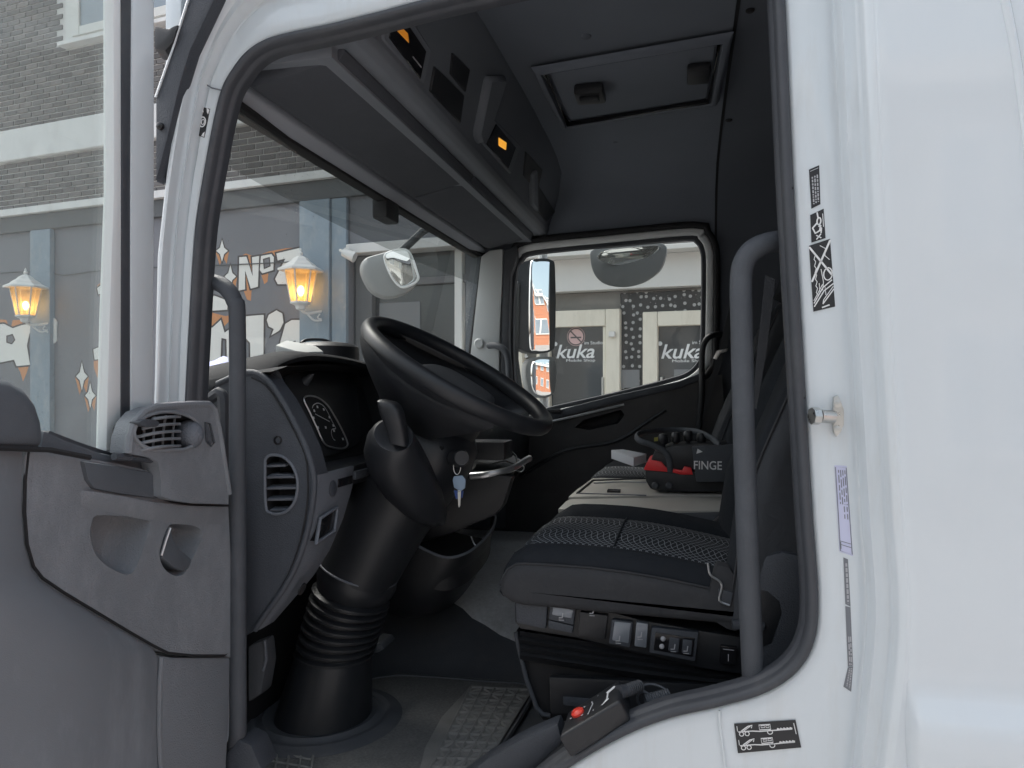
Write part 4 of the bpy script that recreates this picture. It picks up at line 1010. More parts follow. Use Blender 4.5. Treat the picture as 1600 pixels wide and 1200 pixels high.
# air vent housing
XV = -0.824
hous = [(200, 708), (202, 684), (210, 660), (224, 644), (244, 636), (268, 634), (300, 632), (326, 632), (334, 640), (341, 672), (349, 720), (357, 772), (357, 788), (300, 786), (268, 781), (252, 775), (251, 745), (247, 722), (232, 714), (215, 711)]
vc = (262, 678)
vent = [(262 + 54 * math.cos(a) * (1.0 if math.cos(a) > 0 else 0.98), 676 + 33 * math.sin(a) * (1 if math.sin(a) < 0 else 0.9)) for a in [2 * math.pi * i / 28 for i in range(28)]]
vent = [(x, min(y, 703)) for x, y in vent]
house_ = panel("vent_housing", [at(x, y, x=XV) for x, y in hous], [[at(x, y, x=XV) for x, y in vent]], H * 0.032, H * 0.045, "door_grey", ddoor, inset=0.9, hm="black_matte", bevel=0)
tube("vent_ring", [at(x, y, x=XV + 0.001) for x, y in vent], 0.0032, "door_grey", ddoor, 8, closed=True)
tube("housing_edge", [at(x, y, x=XV - 0.003) for x, y in hous[:12]], 0.0065, "door_grey", ddoor, 8)
for k in range(5):
    yy = 655 + k * 11.5
    pts = []
    for i in range(9):
        t = i / 8.0; x = 213 + t * (68 - (4 - k) * 0)
        pts.append(at(x, yy - 5 * math.sin(t * 2.2) + (1 - t) * (6 - k * 0.5), x=XV - 0.006 + 0.014 * math.sin(t * math.pi)))
    lo_, hi_ = (3 if k == 0 else 1 if k == 1 else 0), 9
    tube("vent_slat", pts[lo_:hi_], 0.0027, "door_grey", ddoor, 6)
for k in range(4):
    x = 226 + k * 15
    tube("vent_vane", [at(x + (3 if k > 1 else 0), 652 - k * 1.5, x=XV - 0.012), at(x - 1, 676, x=XV - 0.007), at(x - 2, 701, x=XV - 0.012)], 0.002, "door_grey", ddoor, 6)
prism("vent_tab", catmull([at(x, y, x=XV + 0.012) for x, y in ((218, 660), (228, 655), (240, 656), (249, 660), (244, 667), (225, 666))], 4, True), H * 0.018, "handle_grey", ddoor, 0.003)
c0 = at(289, 679, x=XV - 0.02)
bm = bmesh.new(); bmesh.ops.create_uvsphere(bm, u_segments=20, v_segments=12, radius=0.0245)
bmesh.ops.scale(bm, verts=bm.verts, vec=(1.05, 0.85, 1.05)); bmesh.ops.translate(bm, verts=bm.verts, vec=c0 + Vector((0.008, 0, 0)))
finish("vent_ball", bm, "dash_light", ddoor, 60)
prism("vent_wheel", [at(x, y, x=XV + 0.003) for x, y in ((322, 661), (326, 663), (333, 690), (330, 695), (325, 688))], H * 0.01, "door_dark", ddoor, 0.002)
tube("vent_wheel_rim", [at(x, y, x=XV + 0.002) for x, y in ((321, 660), (328, 662), (335, 692), (330, 697), (323, 690))], 0.0018, "dash_grey", ddoor, 6, closed=True)
# window frame and pane
def strip(name, pxs, x0, th, m, b=0.003): return prism(name, [dx(x, y, x0) for x, y in pxs], H * th, m, ddoor, b)
strip("window_post", [(208, -140), (243, -140), (243, 300), (241, 660), (206, 700), (206, 300)], -0.872, 0.05, "jamb_paint", 0.008)
strip("window_channel", [(190, -140), (207, -140), (205, 300), (204, 705), (190, 705), (191, 300)], -0.876, 0.02, "rubber", 0.003)
strip("post_strip", [(177, -140), (189, -140), (190, 300), (189, 705), (166, 705), (171, 500), (178, 300)], -0.878, 0.02, "frame_grey", 0.003)
box("window_top_rail", (-0.925, -1.06, 2.53), (-0.875, -0.10, 2.60), "white_paint", ddoor, 0.01)
prism("window_pane", [dx(x, y, -0.893) for x, y in ((188, -160), (188, 712), (-1000, 712), (-1000, -700))], H * 0.004, "door_glass", ddoor, 0, smooth=0)
prism("sill_rubber", [dx(x, y, -0.872) for x, y in ((78, 672), (118, 688), (165, 704), (200, 712), (200, 722), (60, 706))], H * 0.02, "rubber", ddoor, 0.003)
# small etched mark on the pane
bm = bmesh.new()
for k in range(4): bm_strip(bm, [dx(165, 671 + k * 3.2, -0.8925), dx(175, 672 + k * 3.2, -0.8925)], 0.0012, (1, 0, 0), 0.0006)
finish("glass_mark", bm, "print_grey", ddoor, 0)

# ------------------------------------------------------------------ stickers, striker, sill
YJ = 0.0125
def sticker(name, pxs, m, art, am, y=YJ, label=None, border=None):
    pts = [at(x, py_, y=y) for x, py_ in pxs]
    s = prism(name, pts, (0, 0.0008, 0), m, truck, 0, smooth=0, label=label)
    if len(pxs) != 4: return s
    q = quadmap(pts); bm = bmesh.new()
    for kind, dat, w in art:
        ps = [q(u, v) for u, v in dat]
        if kind == 'l': bm_strip(bm, ps, w, (0, -1, 0), 0.0006)
        elif kind == 'c': bm_strip(bm, ps, w, (0, -1, 0), 0.0006, True)
        else: bm.faces.new([bm.verts.new(p + Vector((0, -0.0006, 0))) for p in ps])
    if art: finish("sticker_print", bm, am, s, 0)
    return s
def rect(a, b, c, d): return [(a, b), (c, b), (c, d), (a, d)]
def circ(cx, cy, rx, ry, n=14): return [(cx + rx * math.cos(2 * math.pi * i / n), cy + ry * math.sin(2 * math.pi * i / n)) for i in range(n)]
rr = random.Random(3)
def textrows(u0, u1, v0, v1, rows, w, vertical=True):
    out = []
    for i in range(rows):
        u = u0 + (u1 - u0) * (i + .5) / rows; v = v0
        while v < v1:
            l = rr.uniform(.03, .10); out.append(('l', [(u, v), (u, min(v1, v + l))], w)); v += l + .025
    return out
sticker("text_sticker", [(1264, 265), (1280, 258), (1282, 319), (1268, 326)], "sticker_black", [('l', [(0.1, 0.06), (0.9, 0.06)], 0.001)] + textrows(0.15, 0.9, 0.22, 0.92, 3, 0.0022), "print_grey", label="narrow black text sticker, uppermost on the rear door jamb")
sticker("hook_sticker", [(1266, 336), (1287, 326), (1290, 372), (1268, 379)], "sticker_black", [('c', circ(.6, .35, .14, .12), .0022), ('l', [(.5, .02), (.55, .22)], .0022), ('c', [(.12, .5), (.42, .4), (.7, .52), (.62, .68), (.3, .72)], .0028), ('l', [(.55, .5), (.75, .62), (.7, .78)], .0022), ('l', [(.35, .8), (.7, .95)], .0018), ('l', [(.7, .8), (.35, .95)], .0018), ('l', [(.9, .15), (.9, .6)], .0012)], "print_white", label="small black pictogram sticker between two others on the rear jamb")
art3 = [('l', [(.0, .02), (1, .55)], .003), ('l', [(1, .02), (.02, .55)], .003)]
art3 += [('l', [(.18, .12 + .1 * i), (.26, .17 + .1 * i), (.2, .22 + .1 * i)], .0012) for i in range(7)]
art3 += [('l', [(.5, .05), (.75, .12), (.7, .22), (.9, .3)], .0012), ('c', circ(.78, .50, .2, .09), .0018), ('l', [(.05, .88), (.5, .68), (.95, .60)], .0018), ('l', [(.05, .93), (.55, .73), (1., .66)], .0018), ('l', [(.05, .84), (.5, .63)], .0012), ('l', [(.45, .92), (1., .74)], .0018), ('l', [(.5, .86), (.98, .70)], .0012), ('l', [(.45, .92), (.5, .86)], .0014), ('l', [(.35, .6), (.35, .75), (.6, .66), (.62, .8)], .0012), ('l', [(.4, .97), (.75, .955)], .0022), ('l', [(.48, .4), (.55, .6), (.48, .72)], .0012)]
sticker("crane_sticker", [(1264, 384), (1297, 373), (1305, 479), (1271, 487)], "sticker_black", art3, "print_white", label="tall black sticker with white crossed-out crane drawing on rear jamb")
art4 = [('c', rect(.06, .02, .94, .985), .0012)] + textrows(.2, .9, .05, .44, 4, .0013) + textrows(.45, .9, .46, .60, 2, .0013) + [('l', [(.12, .88), (.12, .96)], .001), ('l', [(.1, .87 + 0), (.9, .87)], .001), ('l', [(.1, .91), (.9, .91)], .001)]
sticker("data_sticker", [(1304, 727), (1323, 728), (1333, 869), (1312, 862)], "sticker_lilac", art4, "sticker_grey", label="long lilac data sticker with small print on the rear jamb")
sticker("grey_sticker", [(1318, 871), (1325, 874), (1329, 948), (1321, 944)], "sticker_grey", textrows(.25, .85, .1, .95, 1, .003), "print_grey", label="short grey lettered strip below the lilac sticker")
sticker("grey_sticker", [(1321, 947), (1329, 949), (1333, 1040), (1325, 1042)], "sticker_grey", textrows(.2, .9, .5, .98, 2, .002), "print_grey", label="long grey lettered strip lowest on the rear jamb")
sticker("grey_sticker_tail", [(1325, 1043), (1333, 1041), (1330, 1081), (1318, 1073)], "sticker_grey", textrows(.2, .9, .05, .9, 2, .002), "print_grey")
def truckart(v0):
    a = [('c', circ(.10, v0 + .30, .035, .07, 10), .0014), ('c', circ(.19, v0 + .30, .035, .07, 10), .0014), ('c', circ(.56, v0 + .30, .04, .075, 10), .0014)]
    a += [('l', [(.05, v0 + .22), (.28, v0 + .22), (.40, v0 + .25), (.92, v0 + .25)], .0018), ('c', rect(.40, v0 + .03, .58, v0 + .2), .0016), ('c', rect(.43, v0 + .06, .49, v0 + .13), .0012), ('c', rect(.51, v0 + .06, .56, v0 + .13), .0012)]
    a += [('l', [(.10, v0 + .2), (.22, v0 + .05), (.29, v0 + .02), (.27, v0 + .12)], .0018), ('l', [(.04, v0 + .02), (.04, v0 + .2)], .001), ('l', [(.14, v0 + .2), (.26, v0 + .05)], .0012)]
    a += [('l', [(.68 + .05 * i, v0 + .2), (.72 + .05 * i, v0 + .24)], .003) for i in range(5)]
    return a
sticker("truck_sticker", [(1147, 1131), (1243, 1125), (1252, 1168), (1153, 1177)], "sticker_black", truckart(.06) + truckart(.53) + [('l', [(.96, .1), (.965, .5)], .0012)], "print_white", y=0.0115, label="wide black sticker with two white crane truck drawings below the sill")
sticker("pillar_sticker", [(312, 166), (328, 170), (319, 215), (304, 210)], "sticker_black", [('f', [(.0, .02), (.35, .0), (.5, .18), (.3, .14), (.2, .2), (.0, .14)], 0), ('f', [(.7, .0), (1., .04), (.95, .2), (.8, .14)], 0), ('f', [(.1, .82), (.35, .9), (.2, .98), (.02, .98)], 0), ('f', [(.95, .8), (1, .98), (.7, .98), (.8, .88)], 0), ('c', circ(.55, .5, .3, .17), .0022), ('c', circ(.6, .5, .14, .09), .0016)], "print_white", label="small black and white emblem sticker on the front pillar")
# sticker may float over the squeezed pillar jamb: lay a paint pad under it
# striker
st = at(1304, 650, y=-0.004)
stp = prism("door_striker", [at(x, y, y=0.003) for x, y in ((1303, 620), (1310, 617), (1319, 640), (1319, 664), (1308, 683), (1303, 676), (1301, 650))], (0, 0.010, 0), "steel", truck, 0.002, label="steel door striker with pin on the rear jamb")
tube("striker_pin", [at(1302, 652, y=-0.002), at(1281, 650, y=-0.012)], 0.0105, "steel", stp, 14)
tube("striker_head", [at(1279, 650, y=-0.012), at(1268, 650, y=-0.016)], 0.0135, "steel", stp, 8)
for py_ in (631, 671): lathe("striker_screw", [(0.006, 0), (0.006, -0.005), (0.003, -0.006)], at(1308, py_, y=0.003), (0, 1, 0), "steel", stp, 8)
for (px_, py_) in ((1238, 294), (1225, 136), (1256, 622), (1274, 955), (905, 1182)): lathe("seal_hole", [(0.0022, 0.002), (0.0022, -0.0006)], at(px_, py_, y=0.008), (0, 1, 0), "black_matte", truck, 8)
# sill plate and rear lower trims
prism("sill_plate", [at(x, y, y=0.085) for x, y in ((700, 1230), (760, 1186), (820, 1152), (872, 1130), (880, 1162), (842, 1198), (780, 1260)) ], (0, 0.05, 0), "dash_grey", truck, 0.01)
prism("sill_plate_end", [at(x, y, y=0.08) for x, y in ((1150, 1082), (1216, 1056), (1226, 1068), (1200, 1082), (1160, 1092))], (0, 0.05, 0), "handle_grey", truck, 0.004)
tube("jamb_joint", [at(x, y, y=0.0115) for x, y in ((1124, 1110), (1124, 1130), (1128, 1160), (1134, 1200), (1136, 1260))], 0.002, "jamb_paint", body, 6)
# ------------------------------------------------------------------ dashboard
dash = yprism("dashboard", [(-1.02, 1.70), (-1.02, 1.79), (-0.84, 1.835), (-0.76, 1.82), (-0.70, 1.77), (-0.665, 1.68), (-0.67, 1.52), (-0.76, 1.40), (-1.02, 1.34)], 0.74, 2.06, "black_plastic", truck, 0.01, label="dark dashboard with grey end panel and instrument hood")
E = [(318, 640), (326, 616), (340, 600), (372, 586), (396, 582), (418, 594), (440, 624), (462, 664), (480, 704), (490, 742), (489, 780), (480, 830), (464, 880), (444, 918), (420, 952), (398, 984), (380, 996), (340, 990), (320, 900), (314, 760)]
vhole = [(414, 728), (416, 716), (424, 711), (440, 713), (454, 724), (463, 742), (465, 760), (461, 782), (450, 797), (436, 803), (422, 801), (415, 790)]
panel("end_panel", [at(x, y, y=0.10) for x, y in E], [[at(x, y, y=0.10) for x, y in vhole]], (0, 0.06, 0), (0, 0.05, 0), "dash_grey", dash, inset=0.92, hm="black_matte")
tube("end_panel_rim", [at(x, y, y=0.102) for x, y in E[2:16]], 0.0065, "dash_grey", dash, 10, 3)
tube("end_panel_gap", [at(x - 9 if i > 4 else x - 3, y + 8, y=0.0985) for i, (x, y) in enumerate(E[4:14])], 0.0016, "black_matte", dash, 6, 3)
for i in range(5):
    yy = 727 + i * 17.5
    xr = (446, 460, 464, 461, 448)[i]
    prism("vent_slat", [at(415, yy, y=0.104), at(xr, yy - 1, y=0.104), at(xr, yy + 2.5, y=0.106), at(415, yy + 3.5, y=0.106)], (0, 0.025, 0.004), "dash_light", dash, 0.001)
tube("vent_rim", [at(x, y, y=0.099) for x, y in vhole], 0.003, "dash_light", dash, 8, closed=True, sub=3)
lathe("panel_screw", [(0.009, 0.004), (0.009, -0.001), (0.006, -0.001), (0.005, 0.003)], at(434, 688, y=0.099), (0, 1, 0), "black_gloss", dash, 12)
tube("end_trim", [at(x, y, y=0.075) for x, y in ((312, 640), (330, 622), (346, 616), (350, 660), (350, 900))], 0.012, "rubber", dash, 8, 3)
# top shell of the near dash
loft("dash_top", [[at(330, 600, y=y), at(372, 584, y=y), at(400, 574, y=y) + Vector((0.0, 0, 0))] and [Vector((-1.0, y, 1.79 + 0.02 * k)), Vector((-0.93, y, 1.845 + .02 * k)), Vector((-0.86, y, 1.87 + .02 * k)), Vector((-0.80, y, 1.875 + 0.02 * k))] for y, k in ((0.10, 0), (0.16, 0.6), (0.3, 1.0), (0.6, 0.9), (0.8, 0.2), (1.0, -1.2), (1.4, -2), (2.05, -2))], "dash_top_black", dash, closed=False, smooth=60)
# lower switch panel facing the seat
low = [(490, 742), (489, 780), (480, 830), (464, 880), (444, 918), (420, 952), (398, 984)]
lowA = [at(x, y, y=0.112) + Vector((0.006, 0, 0)) for x, y in low]
def shift(p, dy): return Vector((p.x, p.y + dy, p.z))
lowB = [shift(p, d) for p, d in zip(lowA, (0.175, 0.17, 0.15, 0.13, 0.115, 0.09, 0.06))]
lowC = [p + Vector((-0.10, 0.01, 0)) for p in lowB]
lp = loft("switch_panel", [lowA, [a.lerp(b, 0.06) + Vector((0.004, 0, 0)) for a, b in zip(lowA, lowB)], [a.lerp(b, 0.94) + Vector((0.004, 0, 0)) for a, b in zip(lowA, lowB)], lowB, lowC], "dash_light", dash, closed=False, smooth=50)
pa, pb_ = lowA[0], lowB[0]
prism("panel_top", [lowA[0], lowB[0], lowC[0], lowA[0] + Vector((-0.1, 0, 0))], (0, 0, -0.008), "dash_light", dash, 0.002)
kx = lowA[0].x + 0.005
lathe("rotary_knob", [(0.017, -0.004), (0.017, 0.004), (0.013, 0.006), (0.0, 0.006)], at(518, 763, x=kx - 0.004), (1, 0, 0.1), "dash_grey", dash, 16)
prism("switch_recess", [at(x, y, x=kx - 0.006) for x, y in ((501, 812), (524, 796), (520, 828), (496, 846))], (-0.02, 0, 0), "black_gloss", dash, 0.002)
tube("recess_rim", [at(x, y, x=kx - 0.005) for x, y in ((500, 810), (526, 793), (522, 830), (494, 848))], 0.004, "dash_light", dash, 8, closed=True)
lathe("panel_hole", [(0.013, 0.0), (0.013, 0.003), (0.009, 0.003)], at(471, 920, x=kx - 0.055), (1, 0, -0.4), "black_matte", dash, 14)
# instrument cluster
CP, CN = Vector((-0.845, 0.4, 1.75)), Vector((1, 0, 0.30)).normalized()
def cl(px, py, lift=0.0): return onplane(px, py, CP, CN) + CN * lift
cluster = prism("instrument_cluster", [cl(x, y) for x, y in ((420, 585), (455, 568), (600, 575), (606, 700), (500, 740), (455, 690))], -CN * 0.03, "black_matte", dash, 0.0)
prism("cluster_bezel", catmull([cl(x, y, 0.002) for x, y in ((440, 600), (452, 586), (500, 582), (545, 584), (552, 600), (560, 680), (545, 700), (505, 715), (488, 705), (462, 660))], 3, True), CN * 0.006, "black_plastic", dash, 0.002)
gz = [(468, 624), (486, 622), (504, 634), (516, 652), (527, 672), (536, 692), (535, 700), (526, 703), (512, 701), (500, 695), (488, 670), (477, 646)]
gpts = catmull([cl(x, y, 0.0085) for x, y in gz], 4, True)
gauge = prism("gauge_face", gpts, CN * 0.002, "black_matte", dash, 0)
tube("gauge_ring", [p + CN * 0.003 for p in gpts], 0.0022, "silver_trim", dash, 8, closed=True)
bm = bmesh.new()
arc = [(481, 640), (483, 635), (490, 632), (498, 636), (504, 644), (509, 654), (514, 664), (518, 671)]
bm_strip(bm, catmull([cl(x, y, 0.012) for x, y in arc], 4), 0.0022, CN, 0.0)
for x, y in ((484, 644), (489, 638), (499, 642), (508, 654), (514, 667), (483, 655), (490, 670), (515, 675), (529, 688), (502, 670)):
    bm_strip(bm, [cl(x - 1.3, y, 0.012), cl(x + 1.3, y, 0.012)], 0.006, CN, 0.0)
bm_strip(bm, [cl(485, 649, 0.0125), cl(508, 661, 0.0125)], 0.002, CN, 0.0)
bm_strip(bm, catmull([cl(x, y, 0.012) for x, y in ((518, 672), (512, 673), (511, 680), (514, 688), (517, 690))], 4), 0.0018, CN, 0.0)
finish("gauge_marks", bm, "print_white", dash, 0)
prism("warning_light", [cl(x, y, 0.0095) for x, y in ((449, 630), (456, 629), (456, 634), (449, 635))], CN * 0.001, "amber_lit", dash, 0)
lathe("gauge_stalk", [(0.012, 0), (0.007, 0.02), (0.002, 0.03)], cl(472, 598, 0.006), CN + Vector((0, 0, 0.5)), "handle_grey", dash, 10)
bm = bmesh.new()
side = [(430, 572), (442, 602), (470, 655), (498, 715)]
loft("cluster_cheek", [[at(x, y, y=0.16) for x, y in ((405, 575), (428, 602), (448, 640), (470, 680), (492, 728))], [at(x, y, y=0.17) for x, y in ((432, 572), (447, 604), (464, 640), (484, 680), (504, 722))], [cl(x, y) for x, y in ((441, 590), (452, 615), (468, 648), (486, 682), (504, 712))]], "dash_grey", dash, closed=False, smooth=60)
loft("cluster_sill", [[Vector((-0.86, y, 1.655)), Vector((-0.80, y, 1.672)), Vector((-0.735, y, 1.678)), Vector((-0.715, y, 1.670)), Vector((-0.712, y, 1.63))] for y in (0.13, 0.3, 0.5, 0.76)], "black_plastic", dash, closed=False, smooth=60)
box("lever_slot", (-0.722, 0.20, 1.634), (-0.705, 0.27, 1.652), "black_gloss", dash, 0.002)
box("lever_slot", (-0.722, 0.285, 1.64), (-0.705, 0.36, 1.658), "dash_grey", dash, 0.002)
hood = [(414, 590, .13), (424, 576, .15), (440, 563, .19), (480, 552, .28), (530, 556, .45), (575, 567, .62), (606, 582, .75)]
hc_ = catmull([at(x, y, y=yy) for x, y, yy in hood], 4)
loft("instrument_hood", [[p + Vector((-0.20, 0, -0.02)), p + Vector((-0.06, 0, 0.006)), p + Vector((-0.004, 0, 0.0)), p + Vector((0.002, 0, -0.006)), p + Vector((-0.004, 0, -0.016)), p + Vector((-0.10, 0, -0.03))] for p in hc_], "dash_top_black", dash, closed=True, cap0=True, cap1=True, smooth=50)
yprism("centre_console_wing", [(-0.95, 1.60), (-0.95, 1.86), (-0.80, 1.885), (-0.765, 1.86), (-0.70, 1.66), (-0.72, 1.56)], 0.70, 0.78, "black_plastic", dash, 0.01)
# lower centre of the dash with the tray
box("tray_housing", at(757, 706, y=0.88) - Vector((0.05, 0.04, 0.02)), at(785, 694, y=0.90) + Vector((0.02, 0.05, 0.01)), "black_plastic", dash, 0.005)
tube("tray_rim", [at(735, 744, y=0.80), at(765, 741, y=0.80), at(798, 733, y=0.84), at(822, 719, y=0.95), at(828, 716, y=1.0)], 0.0075, "silver_trim", dash, 8, 5, flat=1.3)
prism("tray_floor", [at(x, y, y=yy) for x, y, yy in ((735, 745, .80), (765, 742, .80), (798, 735, .84), (822, 722, .95), (790, 705, 1.1), (740, 715, 1.0))], (0, 0, -0.012), "black_plastic", dash, 0.002)
tube("tray_wire", [at(788, 693, y=.95), at(806, 712, y=.95), at(808, 722, y=.93)], 0.002, "steel", dash, 6)
tube("tray_wire", [at(770, 724, y=.87), at(790, 720, y=.9), at(806, 726, y=.92)], 0.002, "steel", dash, 6)
tube("tray_hook", [at(803, 735, y=.86), at(815, 737, y=.86), at(819, 731, y=.86), at(816, 727, y=.86)], 0.002, "steel", dash, 6, 3)
# waste bin pocket at the foot of the dash
rim = [(640, 846, .70), (668, 862, .70), (700, 873, .70), (730, 866, .73), (754, 848, .80), (770, 828, .88), (775, 812, .95), (772, 802, 1.0)]
low_ = [(596, 938, .72), (622, 955, .72), (654, 966, .73), (682, 962, .76), (710, 945, .82), (736, 914, .89), (752, 884, .95), (760, 868, 1.0)]
rim3 = catmull([at(x, y, y=yy) for x, y, yy in rim], 4); low3 = catmull([at(x, y, y=yy) for x, y, yy in low_], 4)
bin_ = loft("storage_bin", [[p + Vector((-0.02, 0.01, -0.09)) for p in rim3], [p + Vector((-0.012, 0.008, -0.002)) for p in rim3], [p + Vector((-0.006, 0.004, 0.004)) for p in rim3], rim3, [a.lerp(b, 0.08) + Vector((0.003, -0.003, 0)) for a, b in zip(rim3, low3)], [a.lerp(b, 0.5) + Vector((0.006, -0.006, 0)) for a, b in zip(rim3, low3)], [a.lerp(b, 0.95) for a, b in zip(rim3, low3)], [p + Vector((-0.05, 0.03, -0.01)) for p in low3]], "black_plastic", truck, closed=False, smooth=50, label="black storage bin low in the middle of the dash")
tube("bin_rim", [p + Vector((-0.002, 0, 0.003)) for p in rim3], 0.004, "dash_light", bin_, 8)
prism("bin_floor", [p + Vector((-0.02, 0.012, -0.085)) for p in rim3] + [Vector((-0.98, 1.0, 1.44)), Vector((-0.98, 0.70, 1.44))], (0, 0, -0.005), "black_matte", bin_, 0)
tube("bin_clip", [at(736, 838, y=.86), at(741, 850, y=.86), at(748, 856, y=.86)], 0.002, "silver_trim", bin_, 6, 3)
# ------------------------------------------------------------------ steering wheel and column
TH = math.radians(31)
WC = at(717, 585, y=0.47)
wn_ = Vector((math.sin(TH), -0.045, math.cos(TH))).normalized()
wf = (Vector((-1, 0, 0)) - wn_ * Vector((-1, 0, 0)).dot(wn_)).normalized()
wsd = wn_.cross(wf) * -1
if wsd.y < 0: wsd = -wsd
RW = 0.236
def wpt(r, a, h=0.0): return WC + (wf * math.cos(a) + wsd * math.sin(a)) * r + wn_ * h
wheel = empty("steering_wheel", WC, truck, label="black four spoke steering wheel with finger grips")
bm = bmesh.new()
NS = 96; NR = 14; rings = []
for i in range(NS):
    a = 2 * math.pi * i / NS; ring_ = []
    rad = (wf * math.cos(a) + wsd * math.sin(a))
    for j in range(NR):
        b_ = 2 * math.pi * j / NR
        rr_ = 0.0178
        grip = 0.0016 * math.cos(a * 44) if math.cos(b_) < -0.2 else 0
        ring_.append(bm.verts.new(WC + rad * (RW + (rr_ + grip) * math.cos(b_)) + wn_ * (0.0205 * math.sin(b_))))
    rings.append(ring_)
for i in range(NS):
    for j in range(NR):
        a, b = rings[i], rings[(i + 1) % NS]
        bm.faces.new((a[j], a[(j + 1) % NR], b[(j + 1) % NR], b[j]))
finish("rim", bm, "wheel_black", wheel, 60)
# spokes: two broad webs that fall from the rim to the hub
def web(sgn):
    loops_ = []
    for t in [i / 8.0 for i in range(9)]:
        r = RW + 0.013 - t * 0.125; h = -0.006 - 0.125 * (t ** 0.85)
        half = 1.05 - 0.40 * t
        n = 13; row = []
        for i in range(n):
            a = sgn * (math.pi / 2 - 0.32) + (i / (n - 1) * 2 - 1) * half
            row.append(wpt(r, a, h - 0.008 * math.sin(math.pi * i / (n - 1)) * (1 - t)))
        back = [p - wn_ * 0.02 + (WC - p).normalized() * 0.004 for p in row]
        loops_.append(row + back[::-1])
    return loft("spoke", loops_, "wheel_black", wheel, closed=True, cap0=True, cap1=True, smooth=60)
web(-1); web(1)
lathe("hub", [(0.10, -0.165), (0.108, -0.14), (0.112, -0.10), (0.105, -0.07), (0.095, -0.058)], WC, wn_, "black_plastic", wheel, 32)
padl = []
for h, s in ((-0.075, 1.10), (-0.036, 1.18), (-0.024, 1.12), (-0.019, 0.95), (-0.017, 0.5)):
    padl.append([WC + wf * (0.082 * s * (abs(math.cos(a)) ** 0.6) * (1 if math.cos(a) > 0 else -1) - 0.005) + wsd * (0.125 * s * (abs(math.sin(a)) ** 0.6) * (1 if math.sin(a) > 0 else -1)) + wn_ * h for a in [2 * math.pi * i / 32 for i in range(32)]])
loft("horn_pad", padl, "console_side", wheel, cap1=True, smooth=60)
for sgn in (-1, 1):
    c = WC + wsd * sgn * 0.16 - wn_ * 0.045
    bm = bmesh.new()
    prism("button_panel", [c + wf * a + wsd * sgn * b for a, b in ((0.045, -0.02), (0.05, 0.02), (0.0, 0.035), (-0.05, 0.02), (-0.045, -0.02))], wn_ * 0.012, "black_gloss", wheel, 0.003)
    for q in (-0.025, 0.0, 0.025):
        prism("wheel_button", [c + wf * (q + a) + wsd * b + wn_ * 0.0125 for a, b in ((-.009, -.014), (.009, -.014), (.009, .014), (-.009, .014))], wn_ * 0.003, "silver_trim" if q == 0 else "dash_grey", wheel, 0.001)
# column: shroud, bellows, boot
column = empty("steering_column", at(503, 1130, y=0.47), truck, label="black steering column with ribbed bellows standing on the floor")
def cring(px, py, rx, ry, y=0.47, tilt=0.0, n=28, sq=1.0, roll=0.0):
    c = at(px, py, y=y); ax = Vector((math.cos(tilt), 0, -math.sin(tilt)))
    return [c + ax * rx * math.copysign(abs(math.cos(a)) ** sq, math.cos(a)) + Vector((0, math.cos(roll), math.sin(roll))) * ry * math.copysign(abs(math.sin(a)) ** sq, math.sin(a)) for a in [2 * math.pi * i / n for i in range(n)]]
T2 = math.radians(22)
loft("column_shroud", [cring(x, y, rx, ry, tilt=T2, sq=.85) for x, y, rx, ry in ((690, 664, .08, .10), (682, 686, .10, .13), (660, 722, .112, .135), (632, 764, .110, .13), (604, 812, .100, .118), (582, 856, .094, .106), (562, 896, .090, .10))], "wheel_black", column, cap0=True, smooth=60)
bl = []
bx = [(561, 888, .097), (558, 902, .1), (554, 916, .094)]
for x, y, r in bx: bl.append(cring(x, y, r, r * 1.05, tilt=math.radians(20)))
nb_ = 8
for i in range(nb_):
    t = i / (nb_ - 1.0); x = 550 - 26 * t; y = 926 + 88 * t; tl = math.radians(17 - 14 * t)
    bl.append(cring(x, y, .086, .090, tilt=tl)); bl.append(cring(x - 1, y + 3.5, .097, .101, tilt=tl)); bl.append(cring(x - 2, y + 7, .097, .101, tilt=tl)); bl.append(cring(x - 3, y + 10.5, .086, .090, tilt=tl))
loft("bellows", bl, "wheel_black", column, smooth=45)
tube("bellows_lip", cring(560, 889, .0985, .104, tilt=math.radians(20)), 0.0028, "dash_light", column, 6, closed=True)
loft("column_boot", [cring(x, y, r, r * 1.06) for x, y, r in ((523, 1016, .089), (521, 1024, .093), (515, 1060, .103), (508, 1100, .113), (503, 1132, .120), (502, 1140, .126), (501, 1148, .128))], "wheel_black", column, smooth=50)
rc = at(502, 1146, y=0.47)
loft("floor_ring", [[Vector((rc.x + math.cos(a) * r, 0.47 + math.sin(a) * r * 1.05, z)) for a in [2 * math.pi * i / 40 for i in range(40)]] for r, z in ((.110, 1.034), (.132, 1.036), (.138, 1.040), (.144, 1.036), (.150, 1.031), (.158, 1.031), (.164, 1.036), (.170, 1.034), (.178, 1.030), (.190, 1.028), (.198, 1.024))], "floor_rubber", column, smooth=60)
